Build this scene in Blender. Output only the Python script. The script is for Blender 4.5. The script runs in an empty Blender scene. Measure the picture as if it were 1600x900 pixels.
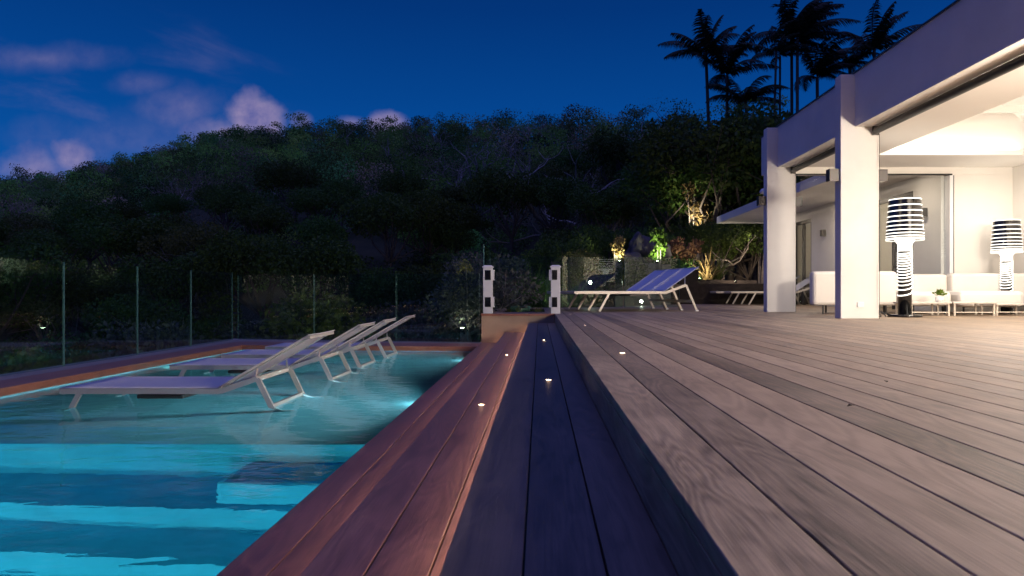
import bpy, bmesh, math, random
import numpy as np
from mathutils import Vector, Matrix
R = math.radians
random.seed(7)
RNG = np.random.default_rng(11)
sc = bpy.context.scene

# ------------------------------------------------------------------ camera
F = 1067.0
cam_d = bpy.data.cameras.new('camera')
cam_d.sensor_width = 36.0
cam_d.lens = 24.0
cam_d.shift_x = -43 / 1600
cam_d.shift_y = 6 / 1600
cam_d.clip_start = 0.02
cam_d.clip_end = 2000
cam_d.dof.use_dof = True
cam_d.dof.focus_distance = 5.5
cam_d.dof.aperture_fstop = 9.0
cam = bpy.data.objects.new('camera', cam_d)
sc.collection.objects.link(cam)
cam.location = (0, 0, 0.33)
cam.rotation_euler = (R(90), 0, 0)
sc.camera = cam
CH = 0.33

def at(px, py, Y):
    return Vector(((px - 843) / F * Y, Y, CH + (456 - py) / F * Y))

# ------------------------------------------------------------------ render
sc.view_settings.view_transform = 'Standard'
sc.view_settings.look = 'None'
sc.view_settings.gamma = 1
sc.view_settings.exposure = 0.0
sc.cycles.use_denoising = True
try: sc.cycles.denoiser = 'OPENIMAGEDENOISE'
except Exception: pass
sc.cycles.max_bounces = 10
sc.cycles.diffuse_bounces = 4
sc.cycles.glossy_bounces = 5
sc.cycles.transmission_bounces = 8
sc.cycles.transparent_max_bounces = 24
sc.cycles.sample_clamp_indirect = 4.0
sc.cycles.caustics_reflective = False
sc.cycles.caustics_refractive = False
sc.cycles.blur_glossy = 0.3

# ------------------------------------------------------------------ node helpers
class NT:
    def __init__(s, tree):
        s.t = tree; s.n = tree.nodes; s.l = tree.links
    def new(s, typ, **kw):
        n = s.n.new(typ)
        for k, v in kw.items():
            setattr(n, k, v)
        return n
    def link(s, a, b): s.l.new(a, b)
    def put(s, sock, v):
        if isinstance(v, bpy.types.NodeSocket): s.l.new(v, sock)
        else: sock.default_value = v
    def m(s, op, a, b=0.0, c=None, clamp=False):
        n = s.n.new('ShaderNodeMath'); n.operation = op; n.use_clamp = clamp
        s.put(n.inputs[0], a); s.put(n.inputs[1], b)
        if c is not None: s.put(n.inputs[2], c)
        return n.outputs[0]
    def mixc(s, f, a, b):
        n = s.n.new('ShaderNodeMix'); n.data_type = 'RGBA'
        s.put(n.inputs[0], f)
        s.put(n.inputs[6], a if isinstance(a, bpy.types.NodeSocket) else (*a, 1)[:4])
        s.put(n.inputs[7], b if isinstance(b, bpy.types.NodeSocket) else (*b, 1)[:4])
        return n.outputs[2]
    def mapr(s, v, a, b, c, d, smooth=False):
        n = s.n.new('ShaderNodeMapRange'); n.clamp = True
        if smooth: n.interpolation_type = 'SMOOTHSTEP'
        s.put(n.inputs[0], v)
        for i, q in enumerate((a, b, c, d)): n.inputs[i + 1].default_value = q
        return n.outputs[0]
    def noise(s, vec, scale, detail=3, rough=.5, dist=0.0, lac=2.0):
        n = s.n.new('ShaderNodeTexNoise')
        if vec is not None: s.l.new(vec, n.inputs['Vector'])
        n.inputs['Scale'].default_value = scale; n.inputs['Detail'].default_value = detail
        n.inputs['Roughness'].default_value = rough; n.inputs['Distortion'].default_value = dist
        n.inputs['Lacunarity'].default_value = lac
        return n.outputs[0]
    def comb(s, x, y, z):
        n = s.n.new('ShaderNodeCombineXYZ')
        s.put(n.inputs[0], x); s.put(n.inputs[1], y); s.put(n.inputs[2], z)
        return n.outputs[0]
    def sep(s, v):
        n = s.n.new('ShaderNodeSeparateXYZ'); s.l.new(v, n.inputs[0]); return n.outputs

# ------------------------------------------------------------------ world
W = bpy.data.worlds.new('World'); sc.world = W; W.use_nodes = True
wt = NT(W.node_tree); W.node_tree.nodes.clear()
tc = wt.new('ShaderNodeTexCoord')
dx, dy, dz = wt.sep(tc.outputs['Generated'])[:]
SUN_EL, SUN_ROT = R(-3.0), R(200)
sky = wt.new('ShaderNodeTexSky', sky_type='NISHITA')
sky.sun_disc = False
sky.sun_elevation = R(0.5); sky.sun_rotation = SUN_ROT
sky.ozone_density = 6.0; sky.air_density = 1.0; sky.dust_density = 0.3
ramp = wt.new('ShaderNodeValToRGB')
cr = ramp.color_ramp
cr.elements[0].position = 0.0; cr.elements[0].color = (.007, .120, .45, 1)
cr.elements[1].position = 1.0; cr.elements[1].color = (.012, .035, .17, 1)
for p, c in ((.14, (.003, .100, .42)), (.26, (.0015, .066, .31)), (.38, (.001, .040, .215)), (.52, (.002, .024, .14))):
    e = cr.elements.new(p); e.color = (*c, 1)
wt.link(wt.m('MAXIMUM', dz, 0.0), ramp.inputs[0])
# darker behind the camera; violet overhead and blue left glows added for fill light
back = wt.mapr(dy, 0.25, -0.9, 0.0, 1.0, True)
up = wt.mapr(dz, 0.74, .96, 0.0, 1.0, True)
glow_c = wt.mixc(back, ramp.outputs[0], (.02, .04, .22))
glow_c = wt.mixc(wt.m('MULTIPLY', up, 0.85), glow_c, (.32, .32, 1.15))
lefty = wt.m('MULTIPLY', wt.mapr(dx, -0.62, -1.0, 0.0, .8, True), wt.mapr(dy, .62, .1, 0, 1, True))
glow_c = wt.mixc(lefty, glow_c, (.02, .07, .46))
# clouds
yy = wt.m('MAXIMUM', dy, 0.02)
u = wt.m('DIVIDE', dx, yy); v = wt.m('DIVIDE', dz, yy)
uv = wt.comb(u, v, 0.0)
n1 = wt.noise(uv, 9.0, 6, .55)
n2 = wt.noise(wt.comb(wt.m('MULTIPLY', u, 2.2), wt.m('ADD', wt.m('MULTIPLY', v, 9.0), wt.m('MULTIPLY', u, 2.0)), 0.0), 1.6, 5, .55, .4)
n3 = wt.noise(uv, 30.0, 4, .6)
def blob(px, py, ax, ay, soft, k, top=False):
    uu = wt.m('DIVIDE', wt.m('SUBTRACT', u, (px - 843) / F), ax / F)
    vv = wt.m('DIVIDE', wt.m('SUBTRACT', v, (456 - py) / F), ay / F)
    d = wt.m('SQRT', wt.m('ADD', wt.m('MULTIPLY', uu, uu), wt.m('MULTIPLY', vv, vv)))
    d = wt.m('ADD', d, wt.m('MULTIPLY', wt.m('SUBTRACT', n1, .5), 2.1))
    d = wt.m('ADD', d, wt.m('MULTIPLY', wt.m('SUBTRACT', n3, .5), .35))
    return wt.m('MULTIPLY', wt.mapr(d, 1.0, 1.0 - soft, 0.0, 1.0, True), k)
puffs = [(392, 190, 66, 52, .6, .85), (350, 205, 80, 40, .9, .7), (290, 168, 95, 50, 1.2, .36), (470, 190, 25, 18, .8, .5),
         (600, 196, 38, 26, .55, .75), (548, 192, 30, 16, .8, .5), (55, 266, 105, 50, .9, .6),
         (110, 246, 46, 42, .65, .62), (150, 270, 22, 14, .8, .5), (200, 225, 260, 60, 1.1, .18)]
acc = None
for b in puffs:
    s_ = blob(*b)
    acc = s_ if acc is None else wt.m('MAXIMUM', acc, s_)
str_mask = wt.m('MULTIPLY', wt.mapr(u, -.30, -.55, 0, 1, True), wt.m('MULTIPLY', wt.mapr(v, .10, .2, 0, 1, True), wt.mapr(v, .44, .34, 0, 1, True)))
streak = wt.m('MULTIPLY', wt.mapr(n2, .50, .78, 0, .14, True), str_mask)
sb = blob(60, 92, 150, 30, 1.2, .30)
sb2 = blob(225, 130, 70, 24, 1.1, .22)
acc = wt.m('MAXIMUM', wt.m('MAXIMUM', acc, streak), wt.m('MAXIMUM', sb, sb2))
acc = wt.m('MULTIPLY', acc, wt.mapr(dy, 0.05, .2, 0, 1))
ccol = wt.mixc(wt.mapr(wt.m('ADD', wt.m('MULTIPLY', n3, .6), wt.m('MULTIPLY', n1, .4)), .38, .62, 0, 1), (.15, .15, .40), (.42, .33, .52))
col = wt.mixc(acc, glow_c, ccol)
# a trace of the physical twilight sky on top
tint = wt.new('ShaderNodeMix', data_type='RGBA', blend_type='ADD')
tint.inputs[0].default_value = 1.0
wt.link(col, tint.inputs[6])
sk = wt.new('ShaderNodeMix', data_type='RGBA', blend_type='MULTIPLY'); sk.inputs[0].default_value = 1.0
wt.link(sky.outputs[0], sk.inputs[6]); sk.inputs[7].default_value = (.0002, .0006, .0016, 1)
wt.link(sk.outputs[2], tint.inputs[7])
bg = wt.new('ShaderNodeBackground'); bg.inputs[1].default_value = 0.88
wt.link(tint.outputs[2], bg.inputs[0])
wo = wt.new('ShaderNodeOutputWorld'); wt.link(bg.outputs[0], wo.inputs[0])

# very weak soft afterglow (the sun has set behind the camera)
sd = bpy.data.lights.new('sun', 'SUN'); sd.energy = 0.05; sd.angle = R(25); sd.color = (.75, .7, 1.0)
so = bpy.data.objects.new('sun', sd); sc.collection.objects.link(so)
so.rotation_euler = (R(50), 0, R(-25))

# ------------------------------------------------------------------ object helpers
COL = sc.collection
def tag(o, label=None, cat=None, group=None, kind=None):
    if label: o['label'] = label
    if cat: o['category'] = cat
    if group: o['group'] = group
    if kind: o['kind'] = kind
    return o
def empty(name, loc=(0, 0, 0), rz=0.0):
    o = bpy.data.objects.new(name, None); COL.objects.link(o)
    o.empty_display_size = .1
    o.location = loc; o.rotation_euler = (0, 0, rz)
    return o
KIDS = {}
def setparent(o, p):
    if p is not None:
        o.parent = p
        KIDS.setdefault(p.name, []).append(o)
def copy_tree(o, parent=None):
    c = o.copy(); COL.objects.link(c)
    c.parent = None
    setparent(c, parent)
    for ch in KIDS.get(o.name, []):
        copy_tree(ch, c)
    return c
class MB:
    def __init__(s): s.v = []; s.f = []; s.smooth = []; s.mi = []
    def add(s, vs, fs, smooth=False, mi=0):
        b = len(s.v); s.v += [tuple(p) for p in vs]
        for f in fs: s.f.append([b + i for i in f]); s.smooth.append(smooth); s.mi.append(mi)
        return s
    def box(s, x0, x1, y0, y1, z0, z1, mi=0, bev=0.0):
        if bev > 0:
            bm = bmesh.new()
            bmesh.ops.create_cube(bm, size=1)
            for q in bm.verts:
                q.co = Vector(((x0 + x1) / 2 + q.co.x * (x1 - x0), (y0 + y1) / 2 + q.co.y * (y1 - y0), (z0 + z1) / 2 + q.co.z * (z1 - z0)))
            bmesh.ops.bevel(bm, geom=bm.edges[:], offset=bev, segments=2, profile=.5, affect='EDGES')
            bm.verts.index_update()
            s.add([q.co[:] for q in bm.verts], [[q.index for q in f.verts] for f in bm.faces], False, mi)
            bm.free(); return s
        vs = [(x0, y0, z0), (x1, y0, z0), (x1, y1, z0), (x0, y1, z0), (x0, y0, z1), (x1, y0, z1), (x1, y1, z1), (x0, y1, z1)]
        return s.add(vs, [(0, 3, 2, 1), (4, 5, 6, 7), (0, 1, 5, 4), (1, 2, 6, 5), (2, 3, 7, 6), (3, 0, 4, 7)], False, mi)
    def bar(s, p0, p1, w, h, up=(0, 0, 1), mi=0):
        p0 = Vector(p0); p1 = Vector(p1); d = (p1 - p0).normalized()
        side = d.cross(Vector(up))
        if side.length < 1e-4: side = d.cross(Vector((0, 1, 0)))
        side.normalize(); u_ = side.cross(d).normalized()
        vs = []
        for p in (p0, p1):
            for a, b in ((-1, -1), (1, -1), (1, 1), (-1, 1)):
                vs.append(p + side * a * w / 2 + u_ * b * h / 2)
        return s.add(vs, [(3, 2, 1, 0), (4, 5, 6, 7), (0, 1, 5, 4), (1, 2, 6, 5), (2, 3, 7, 6), (3, 0, 4, 7)], False, mi)
    def tube(s, pts, radii, n=8, cap=True, mi=0):
        pts = [Vector(p) for p in pts]
        if not hasattr(radii, '__len__'): radii = [radii] * len(pts)
        rings = []; prev = None
        for i, p in enumerate(pts):
            d = (pts[min(i + 1, len(pts) - 1)] - pts[max(i - 1, 0)]).normalized()
            if prev is None:
                a = d.cross(Vector((0, 0, 1)))
                if a.length < 1e-3: a = d.cross(Vector((0, 1, 0)))
                a.normalize()
            else:
                a = (prev - d * prev.dot(d)).normalized()
            prev = a; b = d.cross(a)
            rings.append([p + (a * math.cos(t) + b * math.sin(t)) * radii[i] for t in [2 * math.pi * k / n for k in range(n)]])
        vs = [q for r in rings for q in r]; fs = []
        for i in range(len(pts) - 1):
            for k in range(n):
                fs.append((i * n + k, i * n + (k + 1) % n, (i + 1) * n + (k + 1) % n, (i + 1) * n + k))
        s.add(vs, fs, True, mi)
        if cap:
            s.add(rings[0], [list(range(n))[::-1]], False, mi); s.add(rings[-1], [list(range(n))], False, mi)
        return s
    def lathe(s, prof, c=(0, 0, 0), n=32, mi=0, smooth=True):
        vs = []; fs = []
        for r, z in prof:
            for k in range(n):
                t = 2 * math.pi * k / n
                vs.append((c[0] + r * math.cos(t), c[1] + r * math.sin(t), c[2] + z))
        for i in range(len(prof) - 1):
            for k in range(n):
                fs.append((i * n + k, i * n + (k + 1) % n, (i + 1) * n + (k + 1) % n, (i + 1) * n + k))
        return s.add(vs, fs, smooth, mi)
    def prism(s, poly, z0, z1, mi=0):
        n = len(poly)
        vs = [(x, y, z0) for x, y in poly] + [(x, y, z1) for x, y in poly]
        fs = [list(range(n))[::-1], list(range(n, 2 * n))] + [(i, (i + 1) % n, n + (i + 1) % n, n + i) for i in range(n)]
        return s.add(vs, fs, False, mi)
    def build(s, name, mats, parent=None, loc=None):
        me = bpy.data.meshes.new(name)
        me.from_pydata(s.v, [], s.f)
        me.polygons.foreach_set('use_smooth', s.smooth)
        if not isinstance(mats, (list, tuple)): mats = [mats]
        for m_ in mats: me.materials.append(m_)
        if len(mats) > 1: me.polygons.foreach_set('material_index', s.mi)
        me.update()
        o = bpy.data.objects.new(name, me); COL.objects.link(o)
        if loc is not None: o.location = loc
        setparent(o, parent)
        return o
def quads_mesh(name, V, mat_, parent=None, color=None):
    """V: (n,4,3) array of quads"""
    n = len(V)
    me = bpy.data.meshes.new(name)
    me.vertices.add(n * 4); me.loops.add(n * 4); me.polygons.add(n)
    me.vertices.foreach_set('co', V.astype(np.float32).ravel())
    me.loops.foreach_set('vertex_index', np.arange(n * 4, dtype=np.int32))
    me.polygons.foreach_set('loop_start', np.arange(0, n * 4, 4, dtype=np.int32))
    if color is not None:
        a = me.attributes.new('hue', 'FLOAT_COLOR', 'FACE')
        c4 = np.ones((n, 4), np.float32); c4[:, :3] = color
        a.data.foreach_set('color', c4.ravel())
    me.materials.append(mat_)
    me.update(calc_edges=True)
    o = bpy.data.objects.new(name, me); COL.objects.link(o)
    setparent(o, parent)
    return o

# ------------------------------------------------------------------ materials
def newmat(name):
    m_ = bpy.data.materials.new(name); m_.use_nodes = True
    t = NT(m_.node_tree); b = m_.node_tree.nodes['Principled BSDF']
    return m_, t, b
def plain(name, c, rough=.5, metal=0.0, var=.06, scale=6.0, bump=0.0, bscale=80, spec=None):
    m_, t, b = newmat(name)
    co = t.new('ShaderNodeTexCoord').outputs['Object']
    n_ = t.noise(co, scale, 5, .6)
    f = t.mapr(n_, .3, .7, 0, 1)
    lo = tuple(x * (1 - var) for x in c); hi = tuple(min(1, x * (1 + var)) for x in c)
    t.link(t.mixc(f, lo, hi), b.inputs['Base Color'])
    b.inputs['Roughness'].default_value = rough; b.inputs['Metallic'].default_value = metal
    if spec is not None: b.inputs['Specular IOR Level'].default_value = spec
    if bump > 0:
        bp = t.new('ShaderNodeBump'); bp.inputs['Strength'].default_value = bump; bp.inputs['Distance'].default_value = .01
        t.link(t.noise(co, bscale, 4, .6), bp.inputs['Height']); t.link(bp.outputs[0], b.inputs['Normal'])
    return m_
def emis(name, c, k):
    m_, t, b = newmat(name)
    b.inputs['Base Color'].default_value = (.8, .8, .8, 1)
    b.inputs['Emission Color'].default_value = (*c, 1); b.inputs['Emission Strength'].default_value = k
    return m_

def wood(name, dark, light, x0, pitch=.139, rough=.5, fig=1.0):
    m_, t, b = newmat(name)
    co = t.new('ShaderNodeTexCoord').outputs['Object']
    x, y, z = t.sep(co)[:]
    bid = t.m('FLOOR', t.m('DIVIDE', t.m('SUBTRACT', x, x0), pitch))
    wn = t.new('ShaderNodeTexWhiteNoise', noise_dimensions='1D'); t.link(bid, wn.inputs['W'])
    h = wn.outputs[0]
    off = t.m('MULTIPLY', h, 37.0)
    # cathedral figure: contour bands of a stretched noise field
    fld = t.noise(t.comb(t.m('MULTIPLY', x, 7.0), t.m('ADD', t.m('MULTIPLY', y, 1.15), off), t.m('MULTIPLY', z, 7.0)), 1.0, 2.5, .45, .55)
    bands = t.m('SINE', t.m('MULTIPLY', fld, 78.0))
    bands = t.mapr(bands, -1, 1, 0, 1)
    big = t.noise(t.comb(t.m('MULTIPLY', x, 5.0), t.m('ADD', t.m('MULTIPLY', y, .8), off), t.m('MULTIPLY', z, 5.0)), 1.0, 4, .55, .3)
    fine = t.noise(t.comb(t.m('MULTIPLY', x, 260.0), t.m('ADD', t.m('MULTIPLY', y, 7.0), off), t.m('MULTIPLY', z, 260.0)), 1.0, 3, .6)
    blot = t.noise(t.comb(x, t.m('ADD', y, off), z), 3.2, 5, .65)
    sfine = t.mapr(fine, .35, .68, 0, 1)
    f = t.m('ADD', t.m('MULTIPLY', bands, .28 * fig), t.m('MULTIPLY', t.mapr(big, .34, .66, 0, 1), .34))
    f = t.m('ADD', f, t.m('MULTIPLY', sfine, .36))
    f = t.m('ADD', f, t.m('MULTIPLY', t.mapr(blot, .34, .66, 0, 1), .34))
    f = t.m('ADD', f, t.m('MULTIPLY', t.m('SUBTRACT', h, .62), .46), clamp=True)
    c_ = t.mixc(f, dark, light)
    # knots / stains
    vor = t.new('ShaderNodeTexVoronoi'); vor.inputs['Scale'].default_value = .9
    t.link(t.comb(t.m('MULTIPLY', x, 2.2), t.m('ADD', y, off), 0.0), vor.inputs['Vector'])
    kn = t.mapr(vor.outputs['Distance'], .035, .012, 0, .8, True)
    c_ = t.mixc(kn, c_, tuple(q * .25 for q in dark))
    wn2 = t.new('ShaderNodeTexWhiteNoise', noise_dimensions='1D'); t.link(t.m('ADD', bid, 91.3), wn2.inputs['W'])
    c_ = t.mixc(t.m('MULTIPLY', wn2.outputs[0], .22), c_, (light[0] * .95, light[1] * .78, light[2] * .62))
    t.link(c_, b.inputs['Base Color'])
    t.link(t.m('ADD', t.m('MULTIPLY', f, .16), rough), b.inputs['Roughness'])
    bp = t.new('ShaderNodeBump'); bp.inputs['Strength'].default_value = .35; bp.inputs['Distance'].default_value = .0012
    t.link(t.m('ADD', t.m('MULTIPLY', bands, .4), fine), bp.inputs['Height']); t.link(bp.outputs[0], b.inputs['Normal'])
    return m_

M = {}
M['deck'] = wood('weathered_deck_wood', (.034, .024, .018), (.36, .27, .195), .228, rough=.42)
M['step'] = wood('step_wood', (.040, .032, .032), (.135, .11, .10), -.166, rough=.40)
M['step_low'] = wood('low_step_wood', (.065, .036, .032), (.25, .145, .125), -.514, rough=.38)
M['cop'] = wood('coping_wood', (.068, .035, .031), (.24, .13, .108), -.865, rough=.38)
M['cop_stone'] = plain('coping_composite', (.30, .25, .24), .5, var=.15, bump=.2)
M['boxface'] = plain('planter_face', (.36, .27, .20), .35, var=.12, scale=3)
M['trimwood'] = plain('trim_wood', (.28, .12, .085), .4, var=.2)
M['white'] = plain('white_render', (.72, .70, .68), .75, var=.07, scale=1.3, bump=.12, bscale=140)
M['white_in'] = plain('white_interior_paint', (.78, .75, .71), .7, var=.02, scale=1.5, bump=.05)
M['grey_wall'] = plain('grey_wall', (.40, .37, .36), .8, var=.04, bump=.1)
M['dark_metal'] = plain('dark_metal', (.02, .02, .022), .4, .3)
M['bronze'] = plain('grey_bronze_metal', (.06, .055, .055), .4, .5)
M['alu'] = plain('brushed_aluminium', (.62, .60, .57), .32, .85, var=.05, scale=20)
M['champagne'] = plain('pale_painted_frame', (.66, .60, .52), .38, .25, var=.04)
M['white_paint'] = plain('white_paint', (.78, .78, .80), .4, var=.02)
M['black'] = plain('black_plastic', (.006, .006, .008), .25)
M['gloss_black'] = plain('gloss_black', (.008, .008, .009), .06, spec=.8)
M['leather'] = plain('white_leather', (.74, .70, .66), .42, var=.03, scale=5, bump=.15, bscale=200)
M['pool'] = plain('pool_plaster', (.12, .46, .62), .6, var=.14, scale=4, bump=.08, bscale=60)
M['shelf'] = plain('lamp_tinted_shelf', (.27, .63, .70), .5, var=.08, scale=5, bump=.08, bscale=50)  # lamp glow put into the shelf colour, brighter than the pool plaster
M['poolside'] = plain('pool_wall_tile', (.18, .55, .62), .4, var=.08, scale=9)
M['rock'] = plain('boulder_stone', (.09, .08, .078), .9, var=.4, scale=3, bump=.9, bscale=9)
M['conc'] = plain('pale_concrete_panels', (.24, .22, .19), .8, var=.25, scale=2.5, bump=.2, bscale=30)
M['darkwall'] = plain('dark_stone_wall', (.05, .04, .037), .85, var=.4, scale=4, bump=.6, bscale=20)
M['soil'] = plain('soil', (.03, .022, .016), .95, var=.4, scale=8, bump=.8, bscale=40)
M['bark'] = plain('bark', (.11, .09, .075), .9, var=.35, scale=9, bump=.5, bscale=40)
M['palebark'] = plain('pale_bark', (.34, .30, .27), .85, var=.3, scale=9, bump=.3, bscale=40)
M['table'] = plain('table_top', (.6, .55, .5), .35)
M['led'] = emis('warm_led', (1, .72, .42), 30)
M['led_strip'] = emis('led_strip', (1, .62, .40), 48.0)
M['lamp_glow'] = emis('lamp_glow', (1, .96, .85), 1.5)
M['spot_glow'] = emis('spot_glow', (1, .95, .8), 120)
M['pool_lens'] = emis('pool_lens', (.65, .95, 1), 25)
M['cove'] = emis('cove_led', (1, .90, .76), 28)

def fabric(name, c, trans=0.0, sc_=420):
    m_, t, b = newmat(name)
    co = t.new('ShaderNodeTexCoord').outputs['Object']
    w = t.new('ShaderNodeTexWave'); w.inputs['Scale'].default_value = sc_ / 10; t.link(co, w.inputs[0])
    f = t.m('MULTIPLY', t.noise(co, 8, 4, .6), .5)
    t.link(t.mixc(f, c, tuple(q * .85 for q in c)), b.inputs['Base Color'])
    b.inputs['Roughness'].default_value = .7
    bp = t.new('ShaderNodeBump'); bp.inputs['Strength'].default_value = .12; bp.inputs['Distance'].default_value = .002
    t.link(w.outputs[1], bp.inputs['Height']); t.link(bp.outputs[0], b.inputs['Normal'])
    if trans:
        tr = t.new('ShaderNodeBsdfTranslucent'); tr.inputs[0].default_value = (*c, 1)
        mx = t.new('ShaderNodeMixShader'); mx.inputs[0].default_value = trans
        t.link(b.outputs[0], mx.inputs[1]); t.link(tr.outputs[0], mx.inputs[2])
        t.link(mx.outputs[0], t.n['Material Output'].inputs[0])
    return m_
M['sling'] = fabric('white_sling_mesh', (.90, .88, .86), .42)
M['sling_blue'] = fabric('blue_grey_sling_mesh', (.56, .58, .72), .05)

def leafmat(name, c1, c2, attr=False, trans=.3):
    m_, t, b = newmat(name)
    oi = t.new('ShaderNodeObjectInfo')
    geo = t.new('ShaderNodeNewGeometry')
    rnd = geo.outputs['Random Per Island']
    co = t.new('ShaderNodeTexCoord').outputs['Object']
    n_ = t.mapr(t.noise(co, 1.1, 3, .6), .3, .7, 0, 1)
    f = t.m('ADD', t.m('MULTIPLY', rnd, .45), t.m('MULTIPLY', n_, .55), clamp=True)
    c_ = t.mixc(f, c1, c2)
    if attr:
        at_ = t.new('ShaderNodeAttribute', attribute_name='hue')
        mu = t.new('ShaderNodeMix', data_type='RGBA', blend_type='MULTIPLY'); mu.inputs[0].default_value = 1
        t.link(at_.outputs[0], mu.inputs[6]); t.link(t.mixc(rnd, (.75, .75, .75), (1.25, 1.25, 1.25)), mu.inputs[7])
        c_ = mu.outputs[2]
    else:
        hs = t.new('ShaderNodeHueSaturation'); t.link(c_, hs.inputs['Color'])
        t.link(t.mapr(oi.outputs['Random'], 0, 1, .47, .53), hs.inputs['Hue'])
        t.link(t.mapr(oi.outputs['Random'], 0, 1, .75, 1.3), hs.inputs['Value'])
        c_ = hs.outputs[0]
    t.link(c_, b.inputs['Base Color']); b.inputs['Roughness'].default_value = .6; b.inputs['Specular IOR Level'].default_value = .25
    tr = t.new('ShaderNodeBsdfTranslucent'); t.link(c_, tr.inputs[0])
    mx = t.new('ShaderNodeMixShader'); mx.inputs[0].default_value = trans
    t.link(b.outputs[0], mx.inputs[1]); t.link(tr.outputs[0], mx.inputs[2])
    t.link(mx.outputs[0], t.n['Material Output'].inputs[0])
    return m_
M['leaf'] = leafmat('tree_leaves', (.036, .075, .016), (.11, .18, .035))
M['leaf_olive'] = leafmat('olive_leaves', (.07, .10, .025), (.17, .19, .05))
M['leaf_grey'] = leafmat('grey_leaves', (.07, .09, .07), (.16, .17, .13))
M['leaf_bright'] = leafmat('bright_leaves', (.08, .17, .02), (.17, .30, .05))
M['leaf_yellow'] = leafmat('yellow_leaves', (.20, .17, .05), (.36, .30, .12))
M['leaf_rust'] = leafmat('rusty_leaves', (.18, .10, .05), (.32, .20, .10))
M['grassleaf'] = leafmat('grass_blades', (.05, .11, .02), (.14, .24, .05))
M['forest'] = leafmat('forest_leaves', (.03, .05, .02), (.07, .1, .04), attr=True)
M['palm'] = leafmat('palm_leaves', (.012, .02, .010), (.03, .045, .02), trans=.15)

def glassmat(name, tint, refl=1.0, rough=0.0):
    m_, t, b = newmat(name)
    geo = t.new('ShaderNodeNewGeometry')
    ior = t.m('ADD', 1.5, t.m('MULTIPLY', geo.outputs['Backfacing'], 1 / 1.5 - 1.5))
    fr = t.new('ShaderNodeFresnel'); t.link(ior, fr.inputs[0])
    fac = t.m('MULTIPLY', fr.outputs[0], refl, clamp=True)
    tr = t.new('ShaderNodeBsdfTransparent'); tr.inputs[0].default_value = (*tint, 1)
    gl = t.new('ShaderNodeBsdfGlossy'); gl.inputs['Roughness'].default_value = rough
    mx = t.new('ShaderNodeMixShader'); t.link(fac, mx.inputs[0]); t.link(tr.outputs[0], mx.inputs[1]); t.link(gl.outputs[0], mx.inputs[2])
    t.link(mx.outputs[0], t.n['Material Output'].inputs[0])
    return m_
M['glass'] = glassmat('fence_glass', (.82, .93, .88), 1.35)
M['glass_edge'] = plain('glass_edge', (.12, .26, .24), .2, var=.02)
M['win_glass'] = glassmat('window_glass', (.95, .97, .97), .8)

def watermat():
    m_, t, b = newmat('pool_water')
    co = t.new('ShaderNodeTexCoord').outputs['Object']
    x, y, z = t.sep(co)[:]
    v1 = t.comb(t.m('MULTIPLY', x, 1.0), t.m('MULTIPLY', y, 1.9), 0.0)
    a = t.noise(v1, 2.2, 2, .5, .6)
    c = t.noise(v1, 7.5, 3, .5, .3)
    h = t.m('ADD', a, t.m('MULTIPLY', c, .26))
    bp = t.new('ShaderNodeBump'); bp.inputs['Strength'].default_value = .24; bp.inputs['Distance'].default_value = .022
    t.link(h, bp.inputs['Height'])
    g = t.new('ShaderNodeBsdfGlass'); g.inputs['IOR'].default_value = 1.33; g.inputs['Roughness'].default_value = .0
    g.inputs[0].default_value = (.93, 1, 1, 1)
    t.link(bp.outputs[0], g.inputs['Normal'])
    t.link(g.outputs[0], t.n['Material Output'].inputs[0])
    return m_
M['water'] = watermat()

def groundmat():
    m_, t, b = newmat('ground')
    co = t.new('ShaderNodeTexCoord').outputs['Object']
    n_ = t.noise(co, .35, 8, .65)
    t.link(t.mixc(t.mapr(n_, .35, .65, 0, 1), (.018, .026, .010), (.045, .05, .022)), b.inputs['Base Color'])
    b.inputs['Roughness'].default_value = .95
    return m_
M['ground'] = groundmat()

def area(name, loc, rot, sx, sy, power, color, spread=180, shape='RECTANGLE'):
    l = bpy.data.lights.new(name, 'AREA'); l.shape = shape; l.size = sx
    if shape == 'RECTANGLE': l.size_y = sy
    l.energy = power; l.color = color; l.spread = R(spread)
    o = bpy.data.objects.new(name, l); COL.objects.link(o); o.location = loc; o.rotation_euler = rot
    return o
def point(name, loc, power, color, r=.03):
    l = bpy.data.lights.new(name, 'POINT'); l.energy = power; l.color = color; l.shadow_soft_size = r
    o = bpy.data.objects.new(name, l); COL.objects.link(o); o.location = loc
    return o
def spot(name, loc, target, power, color, ang=70, blend=.6, r=.03):
    l = bpy.data.lights.new(name, 'SPOT'); l.energy = power; l.color = color; l.spot_size = R(ang); l.spot_blend = blend; l.shadow_soft_size = r
    o = bpy.data.objects.new(name, l); COL.objects.link(o); o.location = loc
    d = Vector(target) - Vector(loc); o.rotation_euler = d.to_track_quat('-Z', 'Y').to_euler()
    return o

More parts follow.
